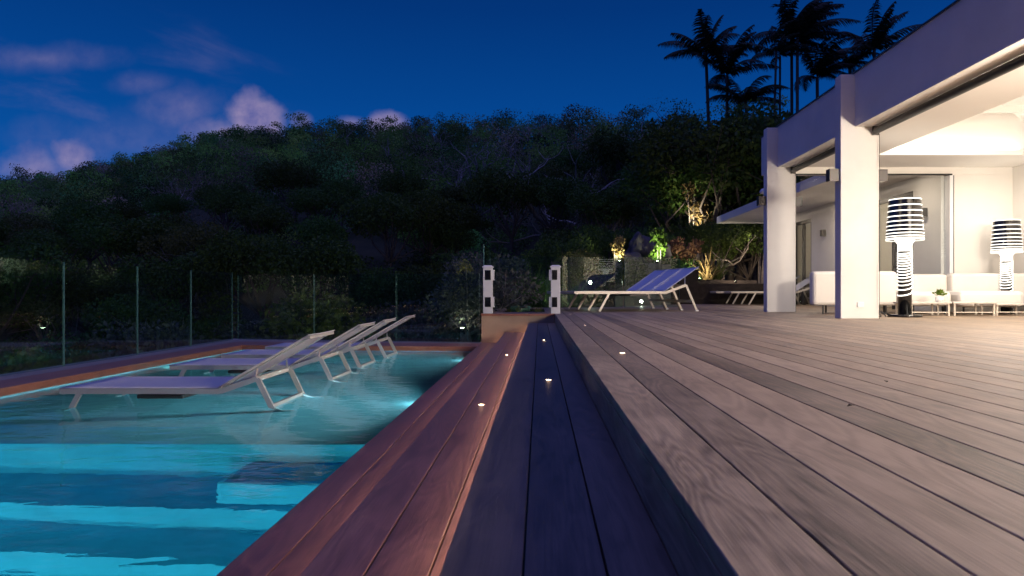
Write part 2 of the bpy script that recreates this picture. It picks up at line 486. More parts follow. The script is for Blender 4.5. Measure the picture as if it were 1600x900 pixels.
# ================================================================== GROUND & HILL
SIL = [(-2.0, 300), (-.9, 296), (-.79, 290), (-.70, 284), (-.64, 266), (-.57, 246), (-.49, 213), (-.415, 206), (-.38, 203), (-.32, 201), (-.23, 201),
       (-.13, 201), (-.04, 198), (.05, 196), (.11, 192), (.17, 192), (.21, 183), (.26, 188), (.34, 190), (.6, 190), (2.0, 260)]
su = np.array([s[0] for s in SIL]); sy_ = np.array([s[1] for s in SIL])
def sstep(x, a, b):
    t = np.clip((x - a) / (b - a), 0, 1); return t * t * (3 - 2 * t)
def ground_z(X, Y):
    X = np.asarray(X, float); Y = np.asarray(Y, float)
    u_ = X / np.maximum(Y, 6.0)
    ys = np.interp(u_, su, sy_)
    Yr = np.interp(u_, [-1, -.6, -.1, .12, .3, .6], [170, 150, 120, 85, 62, 60])
    H = CH + (456 - ys) / F * Yr - 3.2
    gw = sstep(X, -2.5, .8)                      # garden terrace on the right
    base = -3.2 * (1 - gw) + gw * np.where(Y > 13.5, -.12, -.7)
    Y0 = 24 + 4 * gw
    t = np.clip((Y - Y0) / (Yr - Y0), 0, 1)
    z = base + (H - base) * t ** (.92)
    z = z + .9 * np.sin(X * .11 + 1.3) * np.sin(Y * .09) * t
    fall = np.clip(Y - Yr, 0, 400) * .22
    z = np.where(Y > Yr, H - fall, z)
    z = np.maximum(z, -12)
    z = np.where((X > -5.2) & (X < .35) & (Y < 13.4), np.minimum(z, -3.2), z)
    z = np.where((X < 1) & (Y < 6), -3.2 + np.minimum(0, 0) , z) * np.where(Y < -200, 1, 1)
    z = z + np.clip(-18 - Y, 0, 55) * .22  # unseen rise added behind the camera to keep bright sky out of the glass
    return z
def axis(lo, hi, dense_lo, dense_hi, d, D):
    a = [dense_lo]
    while a[-1] < dense_hi: a.append(a[-1] + d)
    s = d
    while a[-1] < hi: s = min(s * 1.15, D); a.append(a[-1] + s)
    s = d
    while a[0] > lo: s = min(s * 1.15, D); a.insert(0, a[0] - s)
    return np.array(a)
gx = axis(-900, 900, -30, 30, 1.2, 40); gy = axis(-700, 1100, -5, 60, 1.2, 40)
GX, GY = np.meshgrid(gx, gy)
GZ = ground_z(GX, GY)
gb = MB()
nx = len(gx); ny = len(gy)
gb.v = list(zip(GX.ravel(), GY.ravel(), GZ.ravel()))
gb.f = [(j * nx + i, j * nx + i + 1, (j + 1) * nx + i + 1, (j + 1) * nx + i) for j in range(ny - 1) for i in range(nx - 1)]
gb.smooth = [True] * len(gb.f); gb.mi = [0] * len(gb.f)
tag(gb.build('ground', M['ground']), kind='structure')

# ================================================================== DECK, STEPS, POOL
GAP = .0038
def boards(lanes, z, th, y0, y1f, name, m_, joints=False):
    b = MB()
    for (a, c) in lanes:
        y1 = y1f((a + c) / 2) if callable(y1f) else y1f
        y0_ = y0((a + c) / 2) if callable(y0) else y0
        b.box(a + GAP / 2, c - GAP / 2, y0_, y1, z - th, z, bev=.0022)
    return tag(b.build(name, m_), kind='structure')
def deck_end(x):
    return float(np.interp(x, [-1, 1.2, 2.3, 4.2, 6.0, 9], [14.3, 14.6, 15.7, 19.0, 22.5, 22.5]))
lanes = []
a = .228
while a < 10.4: lanes.append((a, a + .139)); a += .139
boards(lanes, 0.0, .028, -3.0, deck_end, 'terrace_deck', M['deck'])
b = MB()
lf = []; a = .228
while a > -.87: lf.append((a - .139, a)); a -= .139
for (p, q) in lf:
    if p > -.64 and q < .12:     # the planting hole is cut here
        b.box(p + GAP / 2, q - GAP / 2, 10.24, 11.15, -.028, 0, bev=.0022)
        b.box(p + GAP / 2, q - GAP / 2, 13.6, 14.3, -.028, 0, bev=.0022)
    else:
        b.box(p + GAP / 2, q - GAP / 2, 10.24, 14.3, -.028, 0, bev=.0022)
tag(b.build('landing_deck', M['deck']), kind='structure')
# dark substructure under the boards
b = MB(); b.box(.25, 10.4, -3, 13.0, -.6, -.034); b.box(.25, 10.4, 13.0, 14.2, -.3, -.034)
tag(b.build('deck_base', M['black']), kind='structure')
b = MB(); b.box(.229, .249, -3, 10.2, -.30, -.030, bev=.001)
tag(b.build('deck_riser', M['deck']), kind='structure')
boards([(-.166, -.027), (-.027, .112), (.112, .2285)], -.133, .028, -3.0, 10.2, 'upper_step', M['step'])
b = MB(); b.box(-.118, .22, -3, 10.2, -.30, -.166); tag(b.build('step_base', M['black']), kind='structure')
boards([(-.514, -.375), (-.375, -.236), (-.236, -.12)], -.275, .028, -3.0, 10.2, 'lower_step', M['step_low'])
b = MB(); b.box(-.468, -.12, -3, 10.2, -.46, -.308); tag(b.build('lower_step_base', M['black']), kind='structure')
boards([(-.865, -.726), (-.726, -.587), (-.587, -.47)], -.426, .03, -3.0, 10.15, 'pool_coping', M['cop'])
b = MB(); b.box(-.855, -.47, -3, 10.15, -.56, -.46); tag(b.build('coping_base', M['boxface']), kind='structure')
# risers in wood behind the led strips
b = MB(); b.box(-.1195, -.119, -3, 10.2, -.274, -.166); b.box(-.4695, -.469, -3, 10.2, -.425, -.308)
tag(b.build('step_riser', M['step_low']), kind='structure')
# led strips tucked under the two nosings
for (x, z, lab) in ((-.140, -.1635, 'warm light strip tucked under the edge of the upper wooden step'),
                    (-.492, -.3055, 'warm light strip tucked under the edge of the lower wooden step')):
    b = MB(); b.box(x - .004, x + .004, -2.9, 10.15, z - .003, z + .002)
    tag(b.build('light_strip', M['led_strip']), lab, 'light strip')

# pool
WZ = CH - .82                # water level
PX0, PX1 = -4.22, -.862
def far_in(x): return float(np.interp(x, [PX0, PX1], [9.68, 9.42]))
def far_out(x): return float(np.interp(x, [-4.83, -.86], [10.92, 10.16]))
FL = WZ - .13               # shelf floor
levels = [(3.80, FL, 'shelf'), (3.33, WZ - .80, ''), (3.02, WZ - 1.05, ''), (2.72, WZ - 1.28, '')]
b = MB()
# profile along y from far to near
prof = [(9.9, FL), (3.80, FL), (3.80, WZ - .80), (3.33, WZ - .80), (3.33, WZ - 1.06), (3.02, WZ - 1.06), (3.02, WZ - 1.28), (2.72, WZ - 1.28), (2.72, WZ - 1.5), (-2.5, WZ - 1.5), (-2.5, -.46)]
vs = []
for (y, z) in prof: vs += [(PX0 - .02, y, z), (PX1 + .02, y, z)]
b.add(vs, [(2 * i, 2 * i + 1, 2 * i + 3, 2 * i + 2) for i in range(len(prof) - 1)])
# far wall
b.add([(PX0 - .02, far_in(PX0) + .02, FL), (PX1 + .02, far_in(PX1) + .02, FL), (PX1 + .02, far_in(PX1) + .02, -.46), (PX0 - .02, far_in(PX0) + .02, -.46)], [(0, 1, 2, 3)])
tag(b.build('pool_basin', M['pool']), kind='structure')
b = MB(); b.box(PX0 - .01, PX1 + .01, 3.806, 9.4, FL - .02, FL + .003)
tag(b.build('pool_shelf', M['shelf']), kind='structure')
b = MB()
b.box(PX1 + .003, PX1 + .30, -2.6, 9.9, WZ - 1.6, -.465)
b.box(PX0 - .30, PX0 - .003, -2.6, 9.9, WZ - 1.6, -.465)
tag(b.build('pool_wall', M['poolside']), kind='structure')
b = MB(); b.box(-1.62, PX1 + .002, 3.40, 3.80, WZ - .80, WZ - .50, bev=.03)
tag(b.build('pool_step', M['pool']), kind='structure')
b = MB()
b.add([(PX0 - .01, -2.5, WZ), (PX1 + .01, -2.5, WZ), (PX1 + .01, far_in(PX1) + .03, WZ), (PX0 - .01, far_in(PX0) + .03, WZ)], [(0, 1, 2, 3)])
tag(b.build('pool_water', M['water']), kind='structure')
# left and far coping
b = MB()
b.prism([(-4.60, -2.6), (PX0, -2.6), (PX0, far_in(PX0)), (-4.60, 10.42)], -.50, -.426)
b.prism([(-4.60, 10.42), (PX0, far_in(PX0)), (PX1, far_in(PX1)), (PX1, 9.98)], -.50, -.4262)
tag(b.build('pool_edge', M['trimwood']), kind='structure')
b = MB()
b.prism([(-4.95, -2.6), (-4.603, -2.6), (-4.603, 10.42), (-4.95, 11.05)], -.62, -.428)
b.prism([(-4.95, 11.05), (-4.603, 10.424), (PX1, 9.984), (PX1, 10.30)], -.62, -.4282)
tag(b.build('pool_gutter', M['cop_stone']), kind='structure')

# underwater lamps
def pool_lamp(x, y, z, facing, lab, power, ang, tgt):
    r = empty('pool_light', (x, y, z))
    tag(r, lab, 'pool light', 'underwater pool lights')
    bb = MB(); s_ = facing
    bb.box(-.006, .006, -.16, .16, -.035, .035, bev=.004); bb.build('bezel', M['alu'], r)
    bb = MB(); bb.box(.006 * s_ - .002, .006 * s_ + .003, -.14, .14, -.022, .022); bb.build('lens', M['pool_lens'], r)
    l = spot('pool_spot', (x + .03 * s_, y, z), tgt, power, (.46, .86, 1.0), ang, .9, .09)
    return r
pool_lamp(PX1 - .010, 5.15, WZ - .085, -1, 'underwater light below the coping beside the nearest pool lounger', 2200, 174, (-3, 5.1, WZ - .30))
pool_lamp(PX1 - .010, 8.30, WZ - .085, -1, 'underwater light below the coping beside the farthest pool lounger', 2200, 174, (-3, 8.2, WZ - .30))
for (x, y, z, tx, ty, tz, pw) in ((PX1 - .02, 0.9, WZ - 1.30, -2.2, 4.0, WZ - .9, 100), (PX0 + .02, 0.6, WZ - 1.30, -2.4, 4.0, WZ - .9, 120), (PX0 + .02, 1.2, WZ - .35, -2.0, 3.6, WZ - 1.0, 210), (PX0 + .02, 4.4, WZ - .09, -2.2, 4.7, WZ - .3, 12), (PX0 + .02, 7.6, WZ - .07, -2.2, 7.7, WZ - .2, 14)):
    spot('pool_spot', (x, y, z), (tx, ty, tz), pw, (.18, .95, 1.0), 150, .9, .08)  # no fixtures; the upper near spot is added to lighten the treads

# planter box front, planting, dish
b = MB(); b.box(-.868, .226, 10.205, 10.235, -.62, -.030)
box_o = b.build('planter_front', M['boxface']); tag(box_o, 'pale metal faced end wall where the wooden steps stop', 'wall panel')
b = MB(); b.box(-.872, .226, 10.19, 10.24, -.0295, .003, bev=.002)
setparent(b.build('edge_trim', M['trimwood']), box_o)
b = MB(); b.box(-.872, -.852, 10.236, 14.3, -.9, -.030); b.build('side_panel', M['boxface'], box_o)

# recessed step lights
def step_light(x, y, z, lab):
    r = empty('recessed_light', (x, y, z)); tag(r, lab, 'recessed light', 'small round lights let into the boards')
    b = MB(); b.lathe([(.0135, .0015), (.0155, .0025), (.018, .001), (.018, -.006)], n=24); b.build('ring', M['alu'], r)
    b = MB(); b.lathe([(0.0001, .0016), (.0135, .0014)], n=24); b.build('lens', M['led'], r)
    point('step_glow', (x, y, z + .014), .018, (1, .62, .35), .01)
step_light(-.311, 3.65, -.275, 'nearest round light in the reddish lower step')
step_light(-.312, 6.52, -.275, 'farther round light in the reddish lower step')
step_light(.047, 3.58, -.133, 'nearest round light in the dark blue upper step')
step_light(.042, 6.53, -.133, 'farther round light in the dark blue upper step')
for i, (y, lab) in enumerate(((3.67, 'nearest round light in the second board of the grey terrace'), (6.7, 'second nearest round light along the edge of the grey terrace'),
                              (10.0, 'round light in the terrace board just before the right white post'), (13.4, 'farthest round light in the terrace board behind the right white post'))):
    step_light(.445, y, 0, lab)

for (px, py, lab, a_) in ((1330, 635, 'tiny dark fallen leaf on the open grey boards', .4), (1385, 597, 'tiny dark twig bit farther out on the boards', 1.2)):
    Y_ = CH * F / (py - 456); X_ = (px - 843) / F * Y_
    b = MB(); b.add([(-.016, 0, .001), (-.004, -.006, .004), (.014, 0, .002), (-.002, .007, .006), (-.016, 0, .0001), (-.004, -.006, .003), (.014, 0, .001), (-.002, .007, .005)], [(0, 1, 2, 3), (7, 6, 5, 4), (0, 4, 5, 1), (1, 5, 6, 2), (2, 6, 7, 3), (3, 7, 4, 0)])
    o = b.build('fallen_leaf', M['soil']); o.location = (X_, Y_, .001); o.rotation_euler.z = a_; tag(o, lab, 'leaf')

# ================================================================== LOUNGERS
def lounger(name, P, fab, frame_m, w=.65):
    r = empty(name)
    sz = P['seat']; hx = P['hinge']; ex, ez = P['head']; cx, cz = P['corner']; fx_t, fx_b = P['front']; rb = P['rear']
    rw, rh = .022, P.get('rh', .042)
    fr = MB()
    for y in (0.013, w - .013):
        fr.bar((0, y, sz), (hx + .02, y, sz), rw, rh)
        fr.bar((hx + .02, y, sz), (cx, y, cz), rw, rh)
    for x in (.015, .55, hx - .05): fr.bar((x, .02, sz - .012), (x, w - .02, sz - .012), .03, .022)
    fr.bar((cx - .02, .02, cz - .005), (cx - .02, w - .02, cz - .005), .03, .03)
    fr.build('frame', frame_m, r)
    bf = MB()
    for y in (.09, w - .09): bf.bar((hx - .01, y, sz + .014), (ex, y, ez + .004), .02, .014)
    bf.bar((ex, .04, ez), (ex, w - .04, ez), .024, .022)
    bf.build('backrest_frame', frame_m, r)
    def sheet(p0, p1, y0, y1, sag, name_):
        s_ = MB(); n = 10; mrows = 8; vs = []; fs = []
        p0 = Vector(p0); p1 = Vector(p1); nrm = Vector((-(p1 - p0).z, 0, (p1 - p0).x)).normalized()
        for side in (0, 1):
            for i in range(n + 1):
                for j in range(mrows + 1):
                    t = i / n; q = j / mrows
                    p = p0.lerp(p1, t); dz_ = -sag * math.sin(math.pi * q) * (.4 + .6 * math.sin(math.pi * t)) - side * .005
                    vs.append((p.x + nrm.x * dz_, y0 + (y1 - y0) * q, p.z + nrm.z * dz_))
        m1 = mrows + 1; off = (n + 1) * m1
        for i in range(n):
            for j in range(mrows):
                a_ = i * m1 + j; fs.append((a_, a_ + m1, a_ + m1 + 1, a_ + 1)); a2 = a_ + off; fs.append((a2, a2 + 1, a2 + m1 + 1, a2 + m1))
        for i in range(n):
            for j in (0, mrows):
                a_ = i * m1 + j; fs.append((a_, a_ + off, a_ + off + m1, a_ + m1))
        for j in range(mrows):
            for i in (0, n):
                a_ = i * m1 + j; fs.append((a_, a_ + 1, a_ + 1 + off, a_ + off))
        s_.add(vs, fs, True); return s_.build(name_, fab, r)
    sheet((0, 0, sz + .026), (hx, 0, sz + .026), .004, w - .004, .010, 'seat_sling')
    d = Vector((ex - hx, 0, ez - sz)).normalized()
    sheet((hx, 0, sz + .030), (ex + d.x * .012, 0, ez + d.z * .012 + .016), .008, w - .008, .008, 'backrest_sling')
    for y in (.013, w - .013):
        l_ = MB(); l_.bar((fx_t, y, sz - .01), (fx_b, y, 0.012), .022, .034, up=(1, 0, 0)); l_.build('leg', frame_m, r)
        l_ = MB(); l_.bar((cx, y, cz), (rb, y, .012), .022, .036, up=(1, 0, 0))
        if P.get('skid'): l_.bar((rb - .03, y, .014), (rb + .10, y, .010), .034, .02)
        lg = l_.build('leg', frame_m, r)
        g = MB(); g.box(rb - .02, rb + .03, y - .017, y + .017, 0, .02, bev=.003); g.build('foot', M['white_paint'], lg)
        s_ = MB(); p1 = (hx + (ex - hx) * P['prop'], y + (.03 if y < w / 2 else -.03), sz + (ez - sz) * P['prop'])
        s_.bar((cx - .02, y, cz), p1, .010, .014); s_.build('prop', M['alu'], r)
    s_ = MB(); t = .62
    s_.bar((cx + (rb - cx) * t, .02, cz * (1 - t)), (cx + (rb - cx) * t, w - .02, cz * (1 - t)), .022, .045); s_.build('stretcher', frame_m, r)
    s_ = MB(); s_.box(hx - .60, hx - .27, .05, w - .05, sz - .060, sz - .030, bev=.006); s_.build('tray', M['bronze'], r)
    return r
PP = dict(seat=.245, hinge=1.12, head=(1.75, .625), corner=(1.40, .335), front=(.14, .02), rear=1.56, rh=.036, prop=.42, skid=True)
pl = lounger('pool_lounger', PP, M['sling'], plain('satin_aluminium', (.50, .50, .50), .40, .35, var=.06))
GRP = 'sun loungers standing in the shallow end of the pool'
labs = ['white sun lounger nearest the camera standing in the pool', 'second nearest white sun lounger standing in the pool water',
        'third white sun lounger from the camera standing in the pool', 'farthest white sun lounger in the pool by the glass fence']
for i, (x, y) in enumerate(((-3.40, 4.83), (-3.44, 6.34), (-3.45, 7.40), (-3.42, 8.50))):
    o = pl if i == 0 else copy_tree(pl)
    o.location = (x, y, FL); tag(o, labs[i], 'sun lounger', GRP)
DP = dict(seat=.318, hinge=1.54, head=(2.13, .735), corner=(1.91, .445), front=(.585, .42), rear=2.10, prop=.62)
dl = lounger('deck_lounger', DP, M['sling_blue'], M['champagne'])
dlabs = ['blue sun lounger nearest the camera on the grey terrace', 'blue sun lounger in the middle of the row of three on the terrace', 'farthest blue sun lounger of the row of three on the terrace']
for i, (x, y) in enumerate(((.57, 11.16), (.425, 11.80), (.28, 12.44))):
    o = dl if i == 0 else copy_tree(dl)
    o.location = (x, y, 0); o.rotation_euler.z = R(12.5); o.scale.x = 1.03; tag(o, dlabs[i], 'sun lounger', 'blue loungers in a row on the terrace')
for i, (x, y, lab) in enumerate(((4.66, 16.6, 'pale lounger half hidden behind the far white pier'), (4.58, 17.7, 'pale lounger behind another one under the low canopy'))):
    o = copy_tree(dl); o.location = (x, y, 0); o.rotation_euler.z = 0; tag(o, lab, 'sun lounger', 'loungers under the low canopy')

# ================================================================== GLASS FENCES
def pane(name, p0, p1, z0, z1, lab, group, clamps=False):
    p0 = Vector((*p0, 0)); p1 = Vector((*p1, 0)); d = (p1 - p0); L = d.length; ang = math.atan2(d.y, d.x)
    r = empty(name, (p0.x, p0.y, z0), ang); tag(r, lab, 'glass panel', group)
    t = .006; h = z1 - z0
    b = MB(); b.box(.008, L - .008, -t, t, 0, h)
    g = b.build('pane', [M['glass'], M['glass_edge']], r)
    for i, p in enumerate(g.data.polygons):
        p.material_index = 0 if abs(p.normal.y) > .5 else 1
    if clamps:
        for x in (.18, L - .18):
            c = MB(); c.box(x - .03, x + .03, -.022, -.008, -.015, .085, bev=.003); c.box(x - .03, x + .03, .008, .022, -.015, .085, bev=.003)
            c.build('clamp', M['alu'], r)
    return r
G1 = 'frameless glass panels along the left side of the pool'
ys_ = [10.74, 9.46, 8.2, 6.93, 5.66, 4.39, 3.12, 1.85]
names = ['farthest glass panel in the left side fence next to the corner', 'second glass panel from the far corner in the left fence',
         'middle glass panel of the left pool fence', 'glass panel of the left fence reflecting the lit house', 'glass panel at the left edge of the picture',
         'glass panel left of the picture edge', 'glass panel beside the near pool end']
for i in range(7):
    pane('glass_panel', (-4.83, ys_[i]), (-4.83, ys_[i + 1]), -.426, CH + .302, names[i], G1)
fx = [-4.80, -3.50, -2.17, -.885]
fn = ['left glass panel of the far pool fence next to the corner', 'middle glass panel behind the pool loungers', 'right glass panel of the far fence beside the white post']
for i in range(3):
    pane('glass_panel', (fx[i], far_out(fx[i]) - .06), (fx[i + 1], far_out(fx[i + 1]) - .06), -.426, CH + .272, fn[i], 'frameless glass panels across the far end of the pool')
vn = ['glass panel running back from the left white post', 'second glass panel behind the left white post', 'third glass panel behind the left white post']
for i, (a, c) in enumerate(((10.42, 11.7), (11.7, 12.98), (12.98, 14.2))):
    pane('glass_panel', (-.85, a), (-.85, c), 0.0, CH + .73, vn[i], 'glass panels behind the planting hole')
bx = [-.83, .47, 1.77, 3.05]
bn = ['glass panel behind the green dish and planting hole', 'glass panel behind the blue loungers', 'glass panel in front of the pale block wall']
for i in range(3):
    pane('glass_panel', (bx[i], 14.25), (bx[i + 1], 14.25 + (.0 if i < 1 else .3 * i)), 0.0, CH + .73, bn[i], 'glass panels along the back of the terrace')

# ================================================================== WHITE SENSOR POSTS
def sensor_post(x, y, lab, flip):
    r = empty('white_post', (x, y, 0)); tag(r, lab, 'post', 'white posts on the landing')
    b = MB(); b.box(-.07, .07, -.07, .07, 0, .70, bev=.006); b.build('post_body', M['white_paint'], r)
    c = MB()
    c.add([(-.082, -.082, .70), (.082, -.082, .70), (.082, .082, .70), (-.082, .082, .70), (-.082, -.082, .716), (.082, -.082, .716), (.082, .082, .716), (-.082, .082, .716),
           (-.05, -.05, .735), (.05, -.05, .735), (.05, .05, .735), (-.05, .05, .735)],
          [(3, 2, 1, 0), (0, 1, 5, 4), (1, 2, 6, 5), (2, 3, 7, 6), (3, 0, 4, 7), (4, 5, 9, 8), (5, 6, 10, 9), (6, 7, 11, 10), (7, 4, 8, 11), (8, 9, 10, 11)])
    c.build('cap', M['white_paint'], r)
    s_ = flip
    for z in (.10, .51):
        p = MB(); p.box(-.05 + .006 * s_, .036 + .012 * s_, -.076, -.069, z, z + .15, bev=.003); p.build('dark_panel', M['black'], r)
        h = MB(); h.box(*sorted((.068 * s_, .100 * s_)), -.055, .055, z - .005, z + .155, bev=.005); hh = h.build('side_housing', M['white_paint'], r)
        q = MB(); q.box(*sorted((.099 * s_, .104 * s_)), -.045, .045, z + .01, z + .14); q.build('dark_panel', M['black'], hh)
    return r
sensor_post((762.5 - 843) / F * 10.45, 10.45, 'left white post with square black panels beside the glass fence', 1)
sensor_post((868 - 843) / F * 10.35, 10.35, 'right white post with square black panels at the terrace corner', -1)

# ================================================================== HOUSE
FB, FT = 2.37, 3.03      # fascia bottom and top above the deck
H = empty('house', (4.2, 8.4, 0))
tag(H, 'white flat roofed house with wide open front lit from inside', 'house')
H.location = (0, 0, 0)
def hb(name, m_, boxes, bev=0.0, parent=H):
    b = MB()
    for q in boxes: b.box(*q, bev=bev)
    return b.build(name, m_, parent)
NEAR = -4.0
hb('fascia', M['white'], [(3.90, 4.02, NEAR, 12.0, FB, FT)])
hb('parapet_cap', M['bronze'], [(3.885, 4.06, NEAR, 12.02, FT, FT + .02)])
for (y, tk) in ((8.44, .17), (11.18, .17), (2.9, .17), (-2.6, .17)):
    b = MB(); b.box(3.725, 4.195, y, y + tk, 0, FT - .01, bev=.004); p = b.build('pier', M['white'], H)
# soffit strip and lower ceiling round the tray
hb('soffit', M['white_in'], [(4.02, 4.75, NEAR, 11.18, FB, FT - .03), (4.75, 5.03, NEAR, 11.18, FB, FB + .07),
                             (7.2, 7.95, NEAR, 11.18, FB, FB + .07), (5.03, 7.2, 10.17, 11.18, FB, FB + .07), (5.03, 7.2, NEAR, -2.6, FB, FB + .07)])
# vaulted tray ceiling
b = MB()
x0, x1, xr = 4.75, 7.5, 6.12
zlo, zhi = 2.95, 4.0
y0, y1 = -2.9, 10.55
b.add([(x0, y0, FB + .07), (x0, y1, FB + .07), (x0, y1, zlo), (x0, y0, zlo), (xr, y0, zhi), (xr, y1, zhi), (x1, y0, zlo), (x1, y1, zlo), (x1, y0, FB + .07), (x1, y1, FB + .07)],
      [(0, 1, 2, 3), (3, 2, 5, 4), (4, 5, 7, 6), (6, 7, 9, 8), (1, 9, 7, 5, 2), (0, 3, 4, 6, 8)])
b.build('vaulted_ceiling', M['white_in'], H)
b = MB()
b.add([(x0 - .05, y0 - .1, zlo + .02), (x0 - .05, y1 + .1, zlo + .02), (xr, y1 + .1, zhi + .12), (xr, y0 - .1, zhi + .12), (x1 + .05, y1 + .1, zlo + .02), (x1 + .05, y0 - .1, zlo + .02)],
      [(0, 1, 2, 3), (3, 2, 4, 5), (1, 4, 2), (0, 3, 5)])
b.box(7.5, 8.0, NEAR, 12.0, 2.45, 3.0); b.box(4.02, 7.5, 10.6, 12.0, 2.62, 3.0); b.box(4.0, 8.0, NEAR, -3.0, 2.45, 3.0)
b.build('roof', M['white'], H)
b = MB()
for y in (9.7, 7.2, 4.7, 2.2):
    b.bar((6.12, y, 3.92), (5.1, y, 2.95), .07, .10); b.bar((6.12, y, 3.92), (7.15, y, 2.95), .07, .10)
    b.bar((5.0, y, 2.92), (7.3, y, 2.92), .06, .09)
    b.bar((6.12, y, 3.9), (6.12, y, 2.92), .06, .06)
    b.bar((6.12, y, 2.95), (6.72, y, 3.4), .05, .06); b.bar((6.12, y, 2.95), (5.52, y, 3.4), .05, .06)
b.build('roof_truss', M['white_in'], H)
hb('back_header', M['white_in'], [(4.2, 7.95, 11.18, 11.3, 2.25, FB)])
hb('back_wall', M['white_in'], [(6.76, 7.95, 11.18, 11.3, 0, 2.249)])
hb('side_wall', M['white_in'], [(7.75, 7.95, NEAR, 11.179, 0, FB - .002)])
hb('near_wall', M['white_in'], [(4.2, 7.75, NEAR, NEAR + .15, 0, FB - .002)])
hb('outer_return', M['white'], [(4.02, 7.9, 11.9, 12.0, FB, FT)])
hb('porch_soffit', M['white_in'], [(4.02, 6.6, 11.3, 11.9, FB, FB + .05)])
hb('door_track', M['dark_metal'], [(4.2, 6.75, 11.16, 11.178, 2.235, 2.262)])
hb('door_frame', M['white_paint'], [(6.70, 6.758, 11.15, 11.3, 0.0, 2.234)])
hb('door_jamb', M['dark_metal'], [(6.762, 6.772, 11.150, 11.176, 0, 2.234)])
g = MB(); g.box(4.28, 6.69, 11.20, 11.212, .02, 2.23); g.build('door_glass', M['win_glass'], H)
# roller blinds in the openings
for (ya, yb) in ((8.62, 11.16), (3.08, 8.42), (-2.4, 2.88)):
    b = MB(); b.tube([(4.14, ya + .03, 2.315), (4.14, yb - .03, 2.315)], .045, 14); rb_ = b.build('roller_blind', M['dark_metal'], H)
    b = MB()
    for y in (ya + .015, yb - .015): b.box(4.10, 4.18, y - .008, y + .008, 2.26, 2.369)
    b.build('bracket', M['bronze'], rb_)
    b = MB(); 
    for y in (ya + .02, yb - .02): b.tube([(4.182, y, 0), (4.182, y, 2.27)], .004, 6)
    b.build('guide_rod', M['bronze'], rb_)
hb('power_socket', M['white_paint'], [((1339 - 843) / F * 8.44, (1349.5 - 843) / F * 8.44, 8.425, 8.4385, .14, .205)], bev=.002)
# cove led strips
b = MB()
b.box(4.80, 4.83, -2.8, 10.4, FB + .072, FB + .082); b.box(7.42, 7.45, -2.8, 10.4, FB + .072, FB + .082); b.box(4.9, 7.35, 10.44, 10.47, FB + .072, FB + .082)
b.build('cove_light', M['cove'], H)

# low wing with canopy
Wg = empty('house_wing'); tag(Wg, 'low white wing with thin flat canopy beyond the last pier', 'building')
hb('canopy', M['white'], [(5.19, 5.29, 11.98, 20.0, 2.33, 2.52), (5.29, 11, 12.01, 20.0, 2.36, 2.50), (5.29, 11, 19.9, 20.001, 2.33, 2.52)], parent=Wg)
hb('facade_wall', M['white'], [(6.65, 6.80, 11.31, 12.15, 0, 2.359), (6.65, 6.80, 13.6, 16.7, 0, 2.359), (6.65, 6.80, 17.9, 20.2, 0, 2.359), (6.65, 6.80, 12.15, 13.6, 2.13, 2.359), (6.65, 6.80, 16.7, 17.9, 2.13, 2.359), (7.5, 7.65, 20.2, 22.8, 0, 2.359)], parent=Wg)  # last box: unseen wall added for its reflection in the fence glass
hb('room_wall', M['white_in'], [(9.6, 9.75, 11.31, 20.2, 0, 2.359), (6.8, 9.6, 20.05, 20.2, 0, 2.359), (6.8, 9.6, 11.31, 11.45, 0, 2.359), (6.8, 9.6, 15.0, 15.15, 0, 2.359)], parent=Wg)
hb('cabinet', M['white_in'], [(8.6, 9.5, 11.6, 14.2, 0, .95)], parent=Wg, bev=.01)
for (ya, yb) in ((12.15, 13.6), (16.7, 17.9)):
    d = hb('door', M['dark_metal'], [(6.66, 6.74, ya, ya + .06, 0, 2.129), (6.66, 6.74, yb - .06, yb, 0, 2.129), (6.66, 6.74, ya + .06, yb - .06, 2.05, 2.129), (6.66, 6.74, (ya + yb) / 2 - .03, (ya + yb) / 2 + .03, 0, 2.05)], parent=Wg)
    g = MB(); g.box(6.695, 6.705, ya + .06, yb - .06, 0.01, 2.05); g.build('pane', M['win_glass'], d)
# dome camera over the canopy
r = empty('dome_camera', (at(1194, 300, 12.3))); tag(r, 'small round security camera above the low canopy', 'security camera')
b = MB(); b.lathe([(.001, .07), (.05, .055), (.075, .02), (.08, -.01), (.06, -.03), (.001, -.035)], n=20); b.build('dome', M['white_paint'], r)
b = MB(); b.bar((0, 0, -.03), (.06, 0, -.12), .02, .02); b.bar((0, 0, 0), (-.22, .05, -.03), .012, .012); b.build('bracket', M['dark_metal'], r)
# up/down wall lights
def wall_light(x, y, z, s, lab, lit=True, w=.12):
    r = empty('wall_light', (x, y, z)); tag(r, lab, 'wall light', 'square dark wall lights')
    b = MB(); b.box(-w / 2, w / 2, -.055, .055, -.075, .075, bev=.004); b.build('housing', M['bronze'], r)
    b = MB(); b.box(-w / 2 + .02, w / 2 - .02, -.04, .04, -.0765, -.0755); b.build('diffuser', M['white_paint'], r)
    return r
wall_light(3.66, 8.53, CH + (456 - 272) / F * 8.44, 1, 'dark wall light on the left side of the nearer pier')
wall_light(4.265, 8.53, CH + (456 - 273) / F * 8.44, 1, 'dark wall light on the right side of the nearer pier')
wall_light(3.66, 11.27, CH + (456 - 313) / F * 11.18, 1, 'dark wall light on the left side of the farther pier')
wall_light(4.265, 11.27, CH + (456 - 314) / F * 11.18, 1, 'dark wall light on the right side of the farther pier')
for (px, py, y, lab) in ((1288, 364, 15.9, 'small black wall light seen between the two piers'), (1197, 382, 19.6, 'small black wall light at the far end of the low wing'),
                         (1447, 332, 11.75, 'dark wall light on the grey wall behind the striped lamp')):
    p = at(px, py, y); wall_light(6.60, y, p.z, 1, lab, w=.10)

